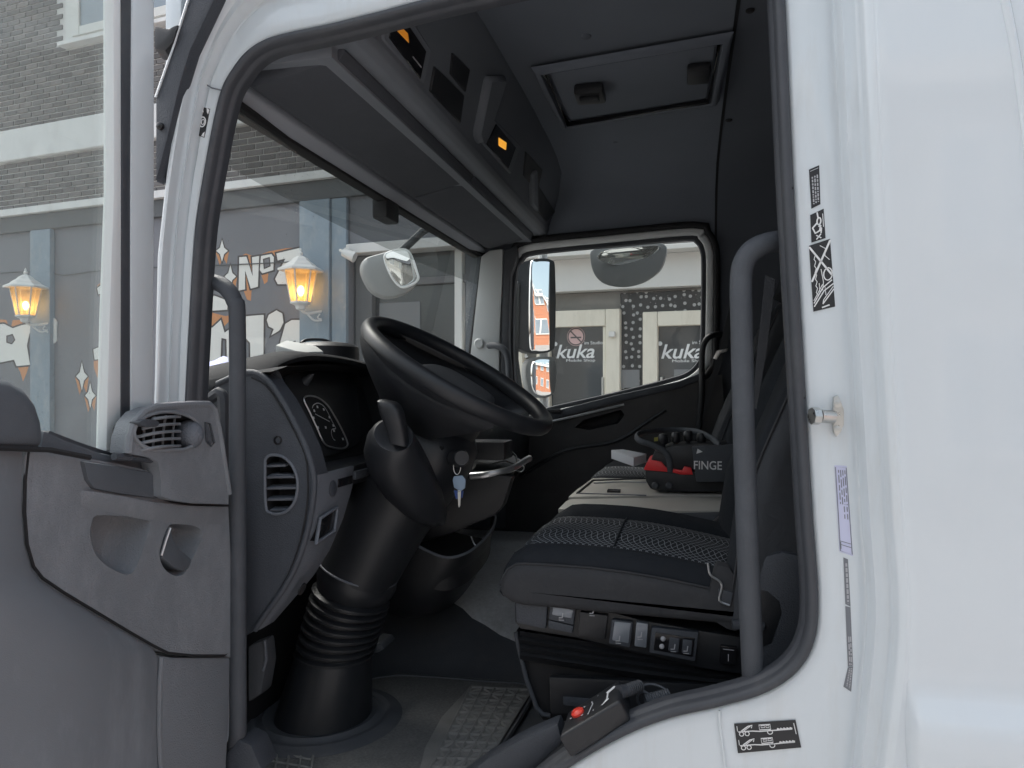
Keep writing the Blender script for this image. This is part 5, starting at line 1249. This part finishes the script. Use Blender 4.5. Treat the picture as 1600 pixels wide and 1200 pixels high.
# lever pod on the near side of the column
TP = math.radians(14)
RO = 0.85
pod = [cring(x, y, rx, ry, y=yy, tilt=TP, roll=RO * k) for x, y, rx, ry, yy, k in ((615, 680, .043, .040, .225, 1), (613, 683, .050, .047, .23, 1), (612, 692, .058, .056, .245, 1), (615, 708, .068, .066, .27, .9), (626, 734, .074, .072, .31, .7), (644, 766, .070, .072, .35, .5), (662, 796, .055, .06, .39, .3), (672, 812, .035, .04, .41, .2))]
lev = loft("lever_pod", pod, "wheel_black", column, cap1=True, smooth=60)
loft("pod_socket", [cring(615, 680, .0435, .0405, y=.225, tilt=TP, roll=RO), cring(616, 683, .038, .036, y=.23, tilt=TP, roll=RO), cring(617, 688, .029, .028, y=.24, tilt=TP, roll=RO)], "rubber", column, cap1=True, smooth=60)
kn = [(624, 694, .020, .018), (621, 677, .021, .019), (618, 664, .023, .021), (614, 650, .025, .023), (611, 638, .025, .023), (608, 630, .023, .022), (607, 626, .016, .017)]
loft("selector_knob", [cring(x, y, rx, ry, y=.228, tilt=math.radians(12), sq=.55, n=20) for x, y, rx, ry in kn], "black_plastic", column, cap0=True, cap1=True, smooth=50)
for px_, py_ in ((690, 700), (656, 793)): lathe("column_screw", [(0.005, 0.004), (0.005, -0.004)], at(px_, py_, y=0.34 + 0.02), (0, 1, 0), "black_gloss", column, 8)
lathe("ignition_lock", [(0.02, -0.02), (0.02, 0.02), (0.016, 0.03)], at(716, 716, y=0.35), (0.5, -0.8, 0.1), "wheel_black", column, 14)
prism("knee_panel", [at(x, y, y=0.80) for x, y in ((610, 720), (800, 745), (786, 790), (772, 806), (700, 836), (640, 852), (566, 900), (580, 800))], (0, 0.05, 0), "black_plastic", dash, 0.008)
# pedal stub and heater pipe in the near footwell
prism("pedal_bracket", [at(x, y, y=0.30) for x, y in ((386, 1010), (412, 1000), (416, 1040), (408, 1085), (386, 1100))], (0, 0.05, 0), "floor_rubber", truck, 0.01)
tube("pedal_rod", [at(414, 1000, y=.3), at(416, 1030, y=.3), at(411, 1048, y=.3)], 0.004, "dash_light", truck, 6)
prism("pedal", [at(x, y, y=0.55) for x, y in ((580, 1004), (595, 1006), (600, 1014), (590, 1020), (580, 1022))], (0, 0.08, 0), "handle_grey", truck, 0.004)

# ------------------------------------------------------------------ seats
def fabric_pattern():
    """dark cloth with woven pale waving lines"""
    m = bpy.data.materials.new("fabric_pattern"); m.use_nodes = True
    N, L = m.node_tree.nodes, m.node_tree.links; b = N["Principled BSDF"]
    b.inputs["Roughness"].default_value = 0.95
    tc = N.new("ShaderNodeTexCoord"); sp = N.new("ShaderNodeSeparateXYZ"); L.new(tc.outputs["Object"], sp.inputs[0])
    def M(op, a, b_=None, c=None):
        n = N.new("ShaderNodeMath"); n.operation = op
        for i, v in enumerate((a, b_, c)):
            if v is None: continue
            if isinstance(v, (int, float)): n.inputs[i].default_value = v
            else: L.new(v, n.inputs[i])
        return n.outputs[0]
    X, Y, Z = sp.outputs
    outs = []
    for sg, ph in ((1, 0.0), (-1, 0.37)):
        wav = M('MULTIPLY', M('SINE', M('ADD', M('MULTIPLY', Y, 44.0), ph)), 0.0058 * sg)
        wav2 = M('MULTIPLY', M('SINE', M('MULTIPLY', Y, 31.0)), 0.006)
        s = M('ADD', M('ADD', M('ADD', X, M('MULTIPLY', Y, 0.42 * sg)), M('ADD', wav, wav2)), 10.0)
        fr = M('FRACT', M('MULTIPLY', s, 76.0))
        outs.append(M('LESS_THAN', M('ABSOLUTE', M('SUBTRACT', fr, 0.5)), 0.06))
    ln = M('MAXIMUM', outs[0], outs[1])
    mx = N.new("ShaderNodeMix"); mx.data_type = 'RGBA'
    mx.inputs["A"].default_value = (0.010, 0.0125, 0.017, 1); mx.inputs["B"].default_value = (0.30, 0.31, 0.33, 1)
    L.new(ln, mx.inputs["Factor"]); L.new(mx.outputs["Result"], b.inputs["Base Color"])
    bp = N.new("ShaderNodeBump"); bp.inputs["Strength"].default_value = 0.3; bp.inputs["Distance"].default_value = 0.001
    L.new(ln, bp.inputs["Height"]); L.new(bp.outputs["Normal"], b.inputs["Normal"])
    MATS["fabric_pattern"] = m
fabric_pattern()
def seat(y0, label, detail=True):
    """driver's seat geometry, moved sideways by y0"""
    s = empty("driver_seat" if detail else "passenger_seat", (-0.1, 0.5 + y0, 1.0), truck, label=label)
    def prof_(y, zt_, zb_, xf, xr=0.12, rnd_=0.05):
        # closed loop in xz: top from rear to front, nose, bottom
        P = []
        for t in (0, .15, .3, .45, .6, .75, .87): 
            x = xr + (xf + rnd_ - xr) * t / .87
            dip = -0.045 * (1 - t) ** 1.3 + 0.012 * math.sin(math.pi * min(1, t * 1.1))
            P.append((x, zt_ + dip))
        zc = max(zb_ + 0.02, zt_ - rnd_ * 1.0)
        for a in (70, 45, 20, 0, -25, -60, -88):
            aa = math.radians(a); hgt = (zt_ - zc) if a > 0 else (zc - zb_)
            P.append((xf + rnd_ - rnd_ * math.cos(aa), zc + math.sin(aa) * hgt))
        for t in (.25, .5, .75, 1): P.append((xf + rnd_ + (xr - xf - rnd_) * t, zb_ - 0.012 * t))
        return [Vector((x, y + y0, z)) for x, z in P]
    XF = -0.375
    side_ = [(.2475, 1.448, 1.425, XF + .045, .02), (.2478, 1.460, 1.412, XF + .025, .035), (.2492, 1.470, 1.404, XF + .010, .045), (.2530, 1.479, 1.400, XF + .004, .05), (.259, 1.484, 1.400, XF + .003, .05)]
    loft("cushion_side", [prof_(y, a, b, f, rnd_=r) for y, a, b, f, r in side_], "fabric_side", s, cap0=True, smooth=50)
    bol = [(.2593, 1.4845, 1.402, XF + .003, .05), (.2585, 1.490, 1.402, XF, .080), (.268, 1.507, 1.402, XF, .080), (.280, 1.516, 1.402, XF, .080), (.295, 1.520, 1.402, XF, .080), (.308, 1.518, 1.402, XF, .080), (.316, 1.511, 1.402, XF + .002, .080)]
    loft("cushion_bolster", [prof_(y, a, b, f, rnd_=r) for y, a, b, f, r in bol], "fabric_dark", s, smooth=60)
    cen = [(.316, 1.511, 1.405, XF + .004, .085), (.324, 1.516, 1.405, XF + .002, .085), (.40, 1.521, 1.405, XF + .002, .085), (.50, 1.522, 1.405, XF + .002, .085), (.60, 1.521, 1.405, XF + .002, .085), (.655, 1.516, 1.405, XF + .002, .085), (.662, 1.511, 1.405, XF + .004, .085)]
    loft("cushion_centre", [prof_(y, a, b, f, rnd_=r) for y, a, b, f, r in cen], "fabric_pattern", s, smooth=60)
    far = [(.662, 1.511, 1.405, XF + .004, .085), (.675, 1.522, 1.405, XF + .01, .085), (.71, 1.540, 1.405, XF + .03, .085), (.745, 1.532, 1.405, XF + .02, .085), (.765, 1.50, 1.405, XF + .01, .05), (.77, 1.46, 1.41, XF + .02, .04)]
    loft("cushion_bolster", [prof_(y, a, b, f, rnd_=r) for y, a, b, f, r in far], "fabric_dark", s, cap1=True, smooth=60)
    for a, b, c in ((.2575, 1.4845, XF + .003), (.316, 1.512, XF + .002)):
        pts = prof_(a, b, 1.402, c, rnd_=.05 if a < .3 else .082)[:11]
        tube("seam_piping", [p + Vector((0, -0.001, 0)) for p in pts], 0.0024, "fabric_side", s, 6)
    # crosswise seam in the patterned part
    if detail: tube("cross_seam", [Vector((-0.145, y + y0, 1.5185 + dz)) for y, dz in ((.32, -.004), (.37, .0), (.5, .001), (.6, .0), (.655, -.004))], 0.0022, "fabric_dark", s, 6)
    # backrest, leaning back
    def bk(y, z, fwd): return Vector((0.110 + 0.14 * (z - 1.45) + 0.27 * max(0.0, z - 1.66) - fwd, y + y0, z))
    ZS = (1.40, 1.47, 1.56, 1.68, 1.80, 1.92, 2.02, 2.10, 2.14)
    def back_strip(name, stations, m, caps=(False, False)):
        loops_ = []
        for y, f, zt_ in stations:
            fr_ = [bk(y, 1.40 + (zt_ - 1.40) * i / 9.0, f * (1 - 0.4 * (i / 9.0) ** 2)) for i in range(10)]
            tp = [bk(y, zt_ + 0.015, -0.02 + f * .6), bk(y, zt_ + 0.02, -0.06 + f * .6), bk(y, zt_, -0.10)]
            rb = [bk(y, 1.40 + (zt_ - 1.40) * i / 9.0, -0.11) for i in range(9, -1, -1)]
            loops_.append(fr_ + tp + rb)
        return loft(name, loops_, m, s, closed=True, cap0=caps[0], cap1=caps[1], smooth=60)
    back_strip("backrest_side", ((.252, -.05, 2.0), (.240, -.02, 2.05), (.243, .01, 2.08), (.252, .022, 2.10)), "fabric_back", (True, False))
    back_strip("backrest_bolster", ((.252, .022, 2.10), (.262, .034, 2.11), (.285, .040, 2.12), (.315, .030, 2.12), (.345, .004, 2.12)), "fabric_dark")
    back_strip("backrest_centre", ((.345, .004, 2.12), (.352, .010, 2.13), (.42, .006, 2.14), (.51, .004, 2.14), (.60, .006, 2.14), (.655, .010, 2.13), (.662, .004, 2.12)), "fabric_dark")
    back_strip("backrest_bolster", ((.662, .004, 2.12), (.69, .030, 2.12), (.72, .040, 2.12), (.748, .030, 2.10), (.762, .0, 2.05), (.765, -.05, 2.0)), "fabric_dark", (False, True))
    tube("backrest_piping", [bk(.252, 1.42 + .68 * i / 9, .024 * (1 - .4 * (i / 9.) ** 2)) + Vector((0, -.002, 0)) for i in range(10)], 0.0026, "fabric_side", s, 6)
    # headrest
    loft("headrest", [[bk(y, 2.16 + dz, f) for dz, f in ((0, -.02), (.02, .025), (.12, .03), (.21, .02), (.235, -.03), (.20, -.075), (.02, -.075))] for y in (.38, .40, .46, .55, .61, .63)], "fabric_dark", s, cap0=True, cap1=True, smooth=60)
    return s
dseat = seat(0.0, "dark blue black driver seat with wavy line patterned cushion")
pseat = seat(1.21, "dark passenger seat beyond the centre console", False)
# driver's seat base with its switches
def sb(px, py, y=0.262): return at(px, py, y=y)
base_px = [(803, 932), (812, 929), (900, 940), (1000, 968), (1100, 986), (1165, 996), (1168, 1056), (1100, 1046), (1000, 1022), (900, 998), (812, 984), (804, 972)]
prism("seat_base", [sb(x, y, .275) for x, y in base_px], (0, 0.45, 0), "black_plastic", dseat, 0.008)
def but(name, pxs, m, y=.262, d=.016, b=.003): return prism(name, [sb(x, p, y) for x, p in pxs], (0, d, 0), m, dseat, b)
but("base_cap", [(804, 933), (856, 938), (853, 984), (806, 974)], "dash_grey", b=.006)
but("seat_switch", [(860, 944), (899, 950), (896, 977), (857, 968)], "dash_grey")
but("switch_face", [(864, 947), (896, 953), (893, 967), (862, 961)], "switch_silver", .260, .01)
but("seat_switch", [(857, 969), (896, 978), (894, 990), (856, 982)], "dash_grey", .264)
but("seat_switch", [(906, 956), (950, 962), (945, 1000), (903, 993)], "black_plastic")
but("seat_switch", [(956, 968), (989, 972), (984, 1012), (951, 1006)], "dash_grey")
but("switch_face", [(960, 971), (986, 974), (982, 1006), (956, 1001)], "switch_silver", .260, .01)
but("seat_switch", [(994, 972), (1013, 975), (1010, 1013), (991, 1010)], "switch_silver", .261)
but("switch_plate", [(1018, 980), (1092, 988), (1086, 1034), (1014, 1020)], "dash_grey", .262)
but("switch_plate", [(1024, 988), (1086, 997), (1083, 1027), (1021, 1016)], "black_gloss", .2605, .01, .002)
but("seat_switch", [(1046, 996), (1062, 998), (1060, 1020), (1044, 1017)], "dash_grey", .258, .01, .002)
but("seat_switch", [(1067, 999), (1082, 1001), (1080, 1024), (1065, 1021)], "dash_grey", .258, .01, .002)
but("toggle_switch", [(1126, 1009), (1152, 1012), (1150, 1040), (1124, 1036)], "black_gloss", .264, .014, .002)
for x, y in ((1036, 998), (1034, 1010)): lathe("indicator_cap", [(0.005, 0.003), (0.005, -0.002), (0.003, -0.004)], sb(x, y, .260), (0, 1, 0), "print_grey", dseat, 10)
bm = bmesh.new()
for px_, py_ in ((878, 964), (926, 957), (967, 1000), (1001, 994), (1053, 1013), (1073, 1016)):
    c = sb(px_, py_, .2565); s_ = .007
    bm_strip(bm, [c + Vector((.3 * s_, 0, 1.2 * s_)), c + Vector((.1 * s_, 0, -.2 * s_)), c + Vector((-.9 * s_, 0, -.3 * s_))], .0022, (0, -1, 0))
    bm_strip(bm, [c + Vector((.6 * s_, 0, -.9 * s_)), c + Vector((-.9 * s_, 0, -.9 * s_))], .0014, (0, -1, 0))
bm_strip(bm, [sb(1130, 1014, .263), sb(1147, 1016, .263)], .0012, (0, -1, 0)); bm_strip(bm, [sb(1138, 1022, .263), sb(1138, 1033, .263)], .0016, (0, -1, 0))
finish("switch_symbols", bm, "print_grey", dseat, 0)
# suspension bellows and foot
fold = [(.285, 985), (.30, 992), (.29, 998), (.305, 1004), (.295, 1010), (.31, 1016), (.302, 1022), (.318, 1030)]
def foldrow(y, py_): return [at(806 + (py_ - 985) * .05, py_, y=y) + Vector((0.0, 0.20, 0)), at(806 + (py_ - 985) * .05, py_, y=y) + Vector((0.006, 0.01, 0)), at(812, py_ + 1, y=y), at(1000, py_ + 30, y=y), at(1165, py_ + 50, y=y)]
loft("suspension_bellows", [foldrow(y, p) for y, p in fold], "black_plastic", dseat, closed=False, smooth=35)
prism("seat_foot", [sb(x, y, .33) for x, y in ((806, 985), (818, 1000), (1165, 1060), (1165, 1140), (848, 1126), (838, 1110), (812, 1030))], (0, 0.36, 0), "black_matte", dseat, 0.004)
tube("seat_frame_edge", [sb(x, y, .32) for x, y in ((806, 988), (810, 1010), (822, 1060), (838, 1105), (848, 1116), (860, 1118))], 0.005, "handle_grey", dseat, 8)
prism("foot_cover", [sb(x, y, .30) for x, y in ((858, 1058), (1160, 1072), (1160, 1116), (860, 1116))], (0, .02, 0), "black_plastic", dseat, .004)
box("cover_slot", sb(880, 1102, .297), sb(940, 1094, .297) + Vector((0, .004, 0)), "dash_grey", dseat, 0.001)
# belt buckle bracket and side cover of the seat
prism("recliner_cover", [sb(x, y, .25) for x, y in ((1112, 904), (1120, 882), (1140, 886), (1156, 912), (1172, 926), (1174, 952), (1152, 988), (1136, 984), (1100, 962))], (0, .04, 0), "fabric_side", dseat, .006)
prism("belt_anchor", [sb(x, y, .245) for x, y in ((1122, 920), (1146, 926), (1142, 948), (1124, 942))], (0, .012, 0), "handle_grey", dseat, .003)
tube("anchor_wire", [sb(x, y, .243) for x, y in ((1106, 880), (1110, 898), (1124, 908), (1128, 918), (1124, 938), (1140, 946))], .0022, "silver_trim", dseat, 6, 4)
prism("seat_side_cover", [sb(x, y, .24) for x, y in ((1178, 900), (1196, 868), (1222, 862), (1262, 870), (1270, 1050), (1180, 1060))], (0, .03, 0), "dash_grey", dseat, .01)
prism("side_cover_recess", [sb(x, y, .2385) for x, y in ((1180, 920), (1200, 924), (1218, 940), (1222, 958), (1206, 1006), (1190, 1012), (1180, 1010))], (0, .01, 0), "black_plastic", dseat, .003)
prism("adjust_handle", [sb(x, y, .23) for x, y in ((1144, 970), (1196, 974), (1196, 986), (1144, 984))], (0, .03, 0), "dash_grey", dseat, .004)
# belt of the driver hanging behind the handle, belt of the passenger on the far pillar
prism("seat_belt", [at(x, y, y=0.20) for x, y in ((1196, 430), (1212, 436), (1196, 560), (1182, 640), (1176, 636), (1184, 540))], (0, 0.003, 0), "belt", dseat, 0)
pb2 = prism("seat_belt", [at(x, y, y=1.98) for x, y in ((1150, 440), (1162, 448), (1130, 560), (1100, 650), (1086, 690), (1080, 688), (1096, 640), (1122, 550))], (0, 0.004, 0), "belt", pseat, 0)
prism("belt_tongue", [at(x, y, y=1.97) for x, y in ((1114, 560), (1120, 548), (1138, 544), (1136, 549), (1126, 552), (1120, 562))], (0, 0.006, 0), "steel", pseat, .001)
# ------------------------------------------------------------------ centre console
con = prism("centre_console", [Vector((x, .84, z)) for x, z in ((-.355, 1.40), (-.34, 1.475), (-.30, 1.497), (.25, 1.502), (.25, 1.16), (-.30, 1.16), (-.345, 1.28))], (0, .62, 0), "console_side", truck, .02, 3, label="centre console with pale worn top between the seats")
def ct(px, py, z=1.505): return at(px, py, z=z)
prism("console_lid", [ct(x, y) for x, y in ((872, 795), (884, 783), (900, 774), (1150, 771), (1160, 797), (1000, 799))], (0, 0, -.012), "console_top", con, .003)
prism("tray_lid", [ct(x, y, 1.512) for x, y in ((888, 776), (902, 764), (926, 747), (1030, 744), (1160, 742), (1160, 772), (1018, 774))], (0, 0, -.012), "console_top", con, .003)
tube("tray_edge", [ct(x, y, 1.513) for x, y in ((902, 771), (926, 751), (1010, 748)) ], .004, "black_plastic", con, 6)
tube("tray_edge", [ct(x, y, 1.513) for x, y in ((902, 771), (1010, 774)) ], .0025, "sticker_grey", con, 6)
box("tray_button", ct(957, 768, 1.514) - Vector((.016, .012, .004)), ct(969, 768, 1.514) + Vector((.002, .012, .006)), "black_gloss", con, .002)
tube("tray_slot", [ct(x, y, 1.5135) for x, y in ((928, 755), (970, 753), (1010, 754))], .003, "print_grey", con, 6)
prism("buckle_stalk", [at(x, y, y=.80) for x, y in ((1096, 832), (1126, 806), (1140, 814), (1136, 840), (1104, 846))], (0, .03, 0), "black_plastic", con, .004)
# ------------------------------------------------------------------ loose things
# floor mat of the driver: carpet field and ribbed rubber tread
ZM = 1.0135
def fm_(px, py, z=ZM): return at(px, py, z=z)
matt = prism("floor_mat", [fm_(x, y) for x, y in ((372, 1130), (420, 1098), (560, 1068), (622, 1056), (760, 1066), (836, 1072), (830, 1090), (800, 1140), (700, 1290), (420, 1290))], (0, 0, 0.010), "mat_carpet", None, 0.003, label="grey carpet floor mat with ribbed rubber tread in the driver footwell", category="floor mat")
prism("tread_plate", [fm_(x, y, ZM + .011) for x, y in ((736, 1072), (832, 1077), (810, 1110), (760, 1190), (712, 1270), (640, 1270), (664, 1170), (690, 1122))], (0, 0, .003), "mat_tread", matt, 0.001)
pA, pB, pC, pD = fm_(736, 1074, ZM + .0141), fm_(830, 1079, ZM + .0141), fm_(716, 1262, ZM + .0141), fm_(642, 1262, ZM + .0141)
q = quadmap([pA, pB, pC, pD])
bm = bmesh.new()
nu, nv = 5, 15
for i in range(nu + 1):
    bm_tube(bm, [q(i / nu, j / 12.0) for j in range(13)], 0.0042, 5)
for j in range(nv + 1):
    bm_tube(bm, [q(i / 6.0, j / nv) for i in range(7)], 0.0042, 5)
for i in range(nu):
    for j in range(nv):
        if (i + j) % 2: bm_tube(bm, [q((i + .15) / nu, (j + .2) / nv), q((i + .85) / nu, (j + .8) / nv)], 0.0034, 4)
        else: bm_tube(bm, [q((i + .15) / nu, (j + .8) / nv), q((i + .85) / nu, (j + .2) / nv)], 0.0034, 4)
finish("tread_ribs", bm, "mat_tread", matt, 60, kind="stuff")
q2 = quadmap([fm_(382, 1148, ZM + .0115), fm_(490, 1176, ZM + .0115), fm_(480, 1240, ZM + .0115), fm_(372, 1240, ZM + .0115)])
bm = bmesh.new()
for i in range(7): bm_tube(bm, [q2(i / 6.0, 0), q2(i / 6.0, 1)], 0.003, 5)
for j in range(6): bm_tube(bm, [q2(0, j / 5.0), q2(1, j / 5.0)], 0.003, 5)
finish("heel_ribs", bm, "mat_tread", matt, 60, kind="stuff")
tube("mat_binding", [fm_(x, y, ZM + .008) for x, y in ((560, 1068), (622, 1056), (760, 1066), (836, 1072), (830, 1092), (800, 1142), (740, 1236))], 0.006, "floor_rubber", matt, 6, 2)

# wired hand control lying on the sill
hc0 = [(880, 1138, .055), (886, 1110, .10), (966, 1066, .16), (968, 1098, .10), (900, 1152, .045)]
top = [at(886, 1112, y=.05), at(967, 1060, y=.085), at(968, 1094, y=.012), at(872, 1152, y=-.015)]
n_ = (top[1] - top[0]).cross(top[3] - top[0]).normalized()
if n_.y > 0: n_ = -n_
hand = prism("hand_control", [p - n_ * 0.001 for p in top], -n_ * 0.042, "black_plastic", None, 0.006, 3, label="black wired hand control with red button lying on the door sill", category="remote control")
hq_ = quadmap(top)
c = hq_(.26, .42)
lathe("stop_button", [(0.0115, -.002), (0.0115, .003), (0.008, .006), (0.0, .0065)], c, n_, "red_button", hand, 18)
bm = bmesh.new()
uu = (top[1] - top[0]).normalized(); vv = n_.cross(uu)
for a in (0.3, 1.9, 3.4, 5.0):
    bm_strip(bm, [c + (uu * math.cos(a) + vv * math.sin(a)) * .014, c + (uu * math.cos(a) + vv * math.sin(a)) * .017], .004, n_, .0008)
bm_strip(bm, [hq_(.5, .3), hq_(.53, .45), hq_(.5, .62), hq_(.47, .8)], .0022, n_, .0008)
bm_strip(bm, [hq_(.6, .2), hq_(.62, .22)], .004, n_, .0008); bm_strip(bm, [hq_(.55, .75), hq_(.57, .76)], .004, n_, .0008)
finish("button_marks", bm, "print_grey", hand, 0)
bm = bmesh.new()
bm_strip(bm, [hq_(.74, .72), hq_(.79, .62), hq_(.80, .38)], .003, n_, .0008); bm_strip(bm, [hq_(.78, .36), hq_(.93, .28)], .007, n_, .0008); bm_strip(bm, [hq_(.70, .76), hq_(.82, .66)], .0025, n_, .0008)
finish("boom_symbol", bm, "print_white", hand, 0)
tube("cable_sleeve", [at(967, 1082, y=.05), at(984, 1078, y=.07), at(1000, 1072, y=.09)], [.012, .010, .007], "rubber", hand, 12)
bm = bmesh.new()
for i in range(9):
    p = at(976 + i * 2.9, 1080 - i * 1.0, y=.06 + i * .0035); d_ = (at(1000, 1072, y=.09) - at(976, 1080, y=.06)).normalized()
    u_ = d_.orthogonal().normalized(); w_ = d_.cross(u_)
    bm_tube(bm, [p + (u_ * math.cos(a) + w_ * math.sin(a)) * .0098 for a in [2 * math.pi * k / 12 for k in range(12)]], .0016, 5, closed=True)
finish("sleeve_ribs", bm, "rubber", hand, 60)
arc_ = catmull([at(1000, 1072, y=.09), at(1018, 1069, y=.10), at(1036, 1075, y=.10), at(1044, 1085, y=.095)], 5)
p0, p1 = at(1046, 1086, y=.095), at(1008, 1095, y=.085)
coil = []
ax_ = (p1 - p0); L_ = ax_.length; ax_.normalize(); u_ = ax_.orthogonal().normalized(); w_ = ax_.cross(u_)
for i in range(140):
    t = i / 139.0; a = t * 2 * math.pi * 11
    coil.append(p0 + ax_ * L_ * t + (u_ * math.cos(a) + w_ * math.sin(a)) * .0095)
tube("coiled_cable", arc_ + coil, 0.0023, "handle_grey", hand, 6)
tube("cable_loop", [at(1006, 1094, y=.085) + Vector((math.cos(a) * .012, .01 * a / 6, math.sin(a) * .014)) for a in [k * .5 for k in range(14)]], 0.0024, "handle_grey", hand, 6)

# radio remote for the loading crane on the console
YR = 1.14
def rp(px, py, y=YR): return at(px, py, y=y)
rem = empty("crane_remote", rp(1070, 768), label="black and red radio remote control with joysticks on the centre console", category="remote control")
prism("remote_body", [rp(x, y) for x, y in ((1008, 734), (1050, 737), (1140, 736), (1145, 769), (1030, 769), (1016, 764), (1009, 752))], (0, .20, 0), "black_plastic", rem, .008)
prism("red_shell", [rp(x, y, YR - .004) for x, y in ((1006, 733), (1011, 722), (1017, 719), (1034, 722), (1040, 730), (1052, 733), (1066, 735), (1069, 729), (1080, 731), (1083, 742), (1066, 742), (1048, 738), (1006, 734.5))], (0, .20, 0), "red_plastic", rem, .003)
prism("remote_top", [rp(x, y, YR + .01) for x, y in ((1016, 722), (1022, 706), (1050, 696), (1140, 694), (1145, 736), (1050, 736))], (0, .17, 0), "black_plastic", rem, .01)
tube("guard_hoop", [rp(1047, 738, YR - .002), rp(1046, 722, YR - .004), rp(1040, 708, YR - .006), rp(1020, 696, YR - .006), rp(1000, 689, YR + .0), rp(994, 682, YR + .03), rp(1000, 677, YR + .08), rp(1030, 673, YR + .18), rp(1065, 672, YR + .2), rp(1092, 675, YR + .15), rp(1112, 685, YR + .06), rp(1124, 696, YR + .01)], .0095, "handle_grey", rem, 10, 5, flat=0.55, up=(0, 1, 0.2))
for i, (x, y) in enumerate(((1036, 690), (1056, 687), (1075, 685), (1096, 688))):
    b0 = rp(x, y + 14, YR + .06 + .02 * i)
    lathe("joystick", [(0.008, 0), (0.007, .018), (0.014, .022), (0.016, .03), (0.016, .044), (0.012, .052), (0, .054)], b0, (0, 0, 1), "black_plastic", rem, 14)
prism("display_strip", [rp(x, y, YR + .10) for x, y in ((1022, 684), (1042, 681), (1042, 686), (1022, 690))], (0, .01, 0), "yellow_green", rem, .001)
prism("strap_plate", [rp(x, y, YR - .03) for x, y in ((1081, 698), (1150, 694), (1150, 753), (1088, 753))], (0, .02, 0), "handle_grey", rem, .003)
text_on("strap_lettering", "FINGE", rp(1106, 727, YR - .031), (1, 0, 0), (0, 0, 1), .026, "print_white", rem, width=.082, extrude=.0008, offset=.01)
prism("strap_arrow", [rp(x, y, YR - .031) for x, y in ((1090, 701), (1098, 706), (1088, 709))], (0, -.001, 0), "print_white", rem, 0)
for x in (1024, 1046): lathe("remote_foot", [(.010, 0), (.012, -.012), (.008, -.016)], rp(x, 758, YR), (0, 1, 0), "rubber", rem, 12)

# small carton on the console
ca = [at(955, 703, y=1.42), at(978, 701, y=1.50), at(1012, 708, y=1.46), at(988, 714, y=1.36)]
cart = bmesh.new()
A = [at(955, 703, y=1.40), at(973, 702, y=1.47), at(1010, 709, y=1.44), at(990, 715, y=1.36)]
prism("carton", A, (0, 0, -.030), "card_white", None, .001, label="small white carton lying between console and passenger seat", category="carton")
# things on the dash top
gb = prism("grey_case", [at(430, 539, y=.42), at(448, 531, y=.46), at(494, 540, y=.50), at(506, 549, y=.48), at(470, 550, y=.42)], (0, 0, -.045), "card_grey", None, .004, label="flat pale grey case lying on top of the dash", category="case")
cp = at(512, 553, y=.62)
dome = []
for h, r in ((-.03, .10), (.0, .10), (.018, .098), (.027, .085), (.031, .05), (.032, .01)):
    dome.append([cp + Vector((math.cos(a) * r * .8, math.sin(a) * r, h)) for a in [2 * math.pi * i / 28 for i in range(28)]])
bk_ = loft("round_holder", dome, "black_plastic", None, cap0=True, cap1=True, smooth=40, label="flat round black holder on the dash beside the grey case", category="holder")
tube("holder_strap", [at(470, 536, y=.56), at(480, 531, y=.58), at(505, 531, y=.60), at(524, 538, y=.62)], .004, "black_plastic", bk_, 6, 4)
cb = []
rr2 = random.Random(11)
nx_, ny_ = 9, 7
c1, c2, c3, c4 = at(300, 562, y=.28), at(356, 560, y=.30), at(362, 588, y=.16), at(302, 604, y=.14)
qm = quadmap([c1, c2, c3, c4])
bm = bmesh.new(); g = []
for j in range(ny_):
    for i in range(nx_):
        u, v = i / (nx_ - 1), j / (ny_ - 1)
        g.append(bm.verts.new(qm(u, v) + Vector((0, 0, .006 * math.sin(u * 9 + v * 4) + rr2.uniform(-.002, .002)))))
gb_ = [bm.verts.new(v.co + Vector((0, 0, -.03))) for v in g]
for j in range(ny_ - 1):
    for i in range(nx_ - 1):
        a = j * nx_ + i
        bm.faces.new((g[a], g[a + 1], g[a + nx_ + 1], g[a + nx_])); bm.faces.new((gb_[a + nx_], gb_[a + nx_ + 1], gb_[a + 1], gb_[a]))
border = [i for i in range(nx_)] + [j * nx_ + nx_ - 1 for j in range(1, ny_)] + [(ny_ - 1) * nx_ + i for i in range(nx_ - 2, -1, -1)] + [j * nx_ for j in range(ny_ - 2, 0, -1)]
for a, b in zip(border, border[1:] + border[:1]): bm.faces.new((g[b], g[a], gb_[a], gb_[b]))
finish("folded_cloth", bm, "cloth_blue", None, 60, label="pale blue folded cloth on the dash behind the grab handle", category="cloth")
# ignition keys
kp = at(715, 737, y=.335)
keys = empty("ignition_key", kp, label="key with blue tag hanging from the ignition lock", category="key")
tube("key_ring", [at(714, 730, y=.335) + Vector((math.cos(a) * .008, 0, math.sin(a) * .016)) for a in [2 * math.pi * i / 18 for i in range(18)]], .001, "steel", keys, 6, closed=True)
prism("key_head", [at(x, y, y=.335) for x, y in ((709, 744), (722, 743), (727, 750), (726, 763), (719, 768), (709, 762), (707, 750))], (0, .007, 0), "key_blue", keys, .002)
prism("key_blade", [at(x, y, y=.333) for x, y in ((715, 766), (720, 767), (719, 790), (717, 793), (716, 790))], (0, .003, 0), "steel", keys, 0)
prism("key_tag", [at(x, y, y=.342) for x, y in ((709, 766), (724, 767), (722, 778), (712, 780))], (0, .004, 0), "tag_blue", keys, .001)
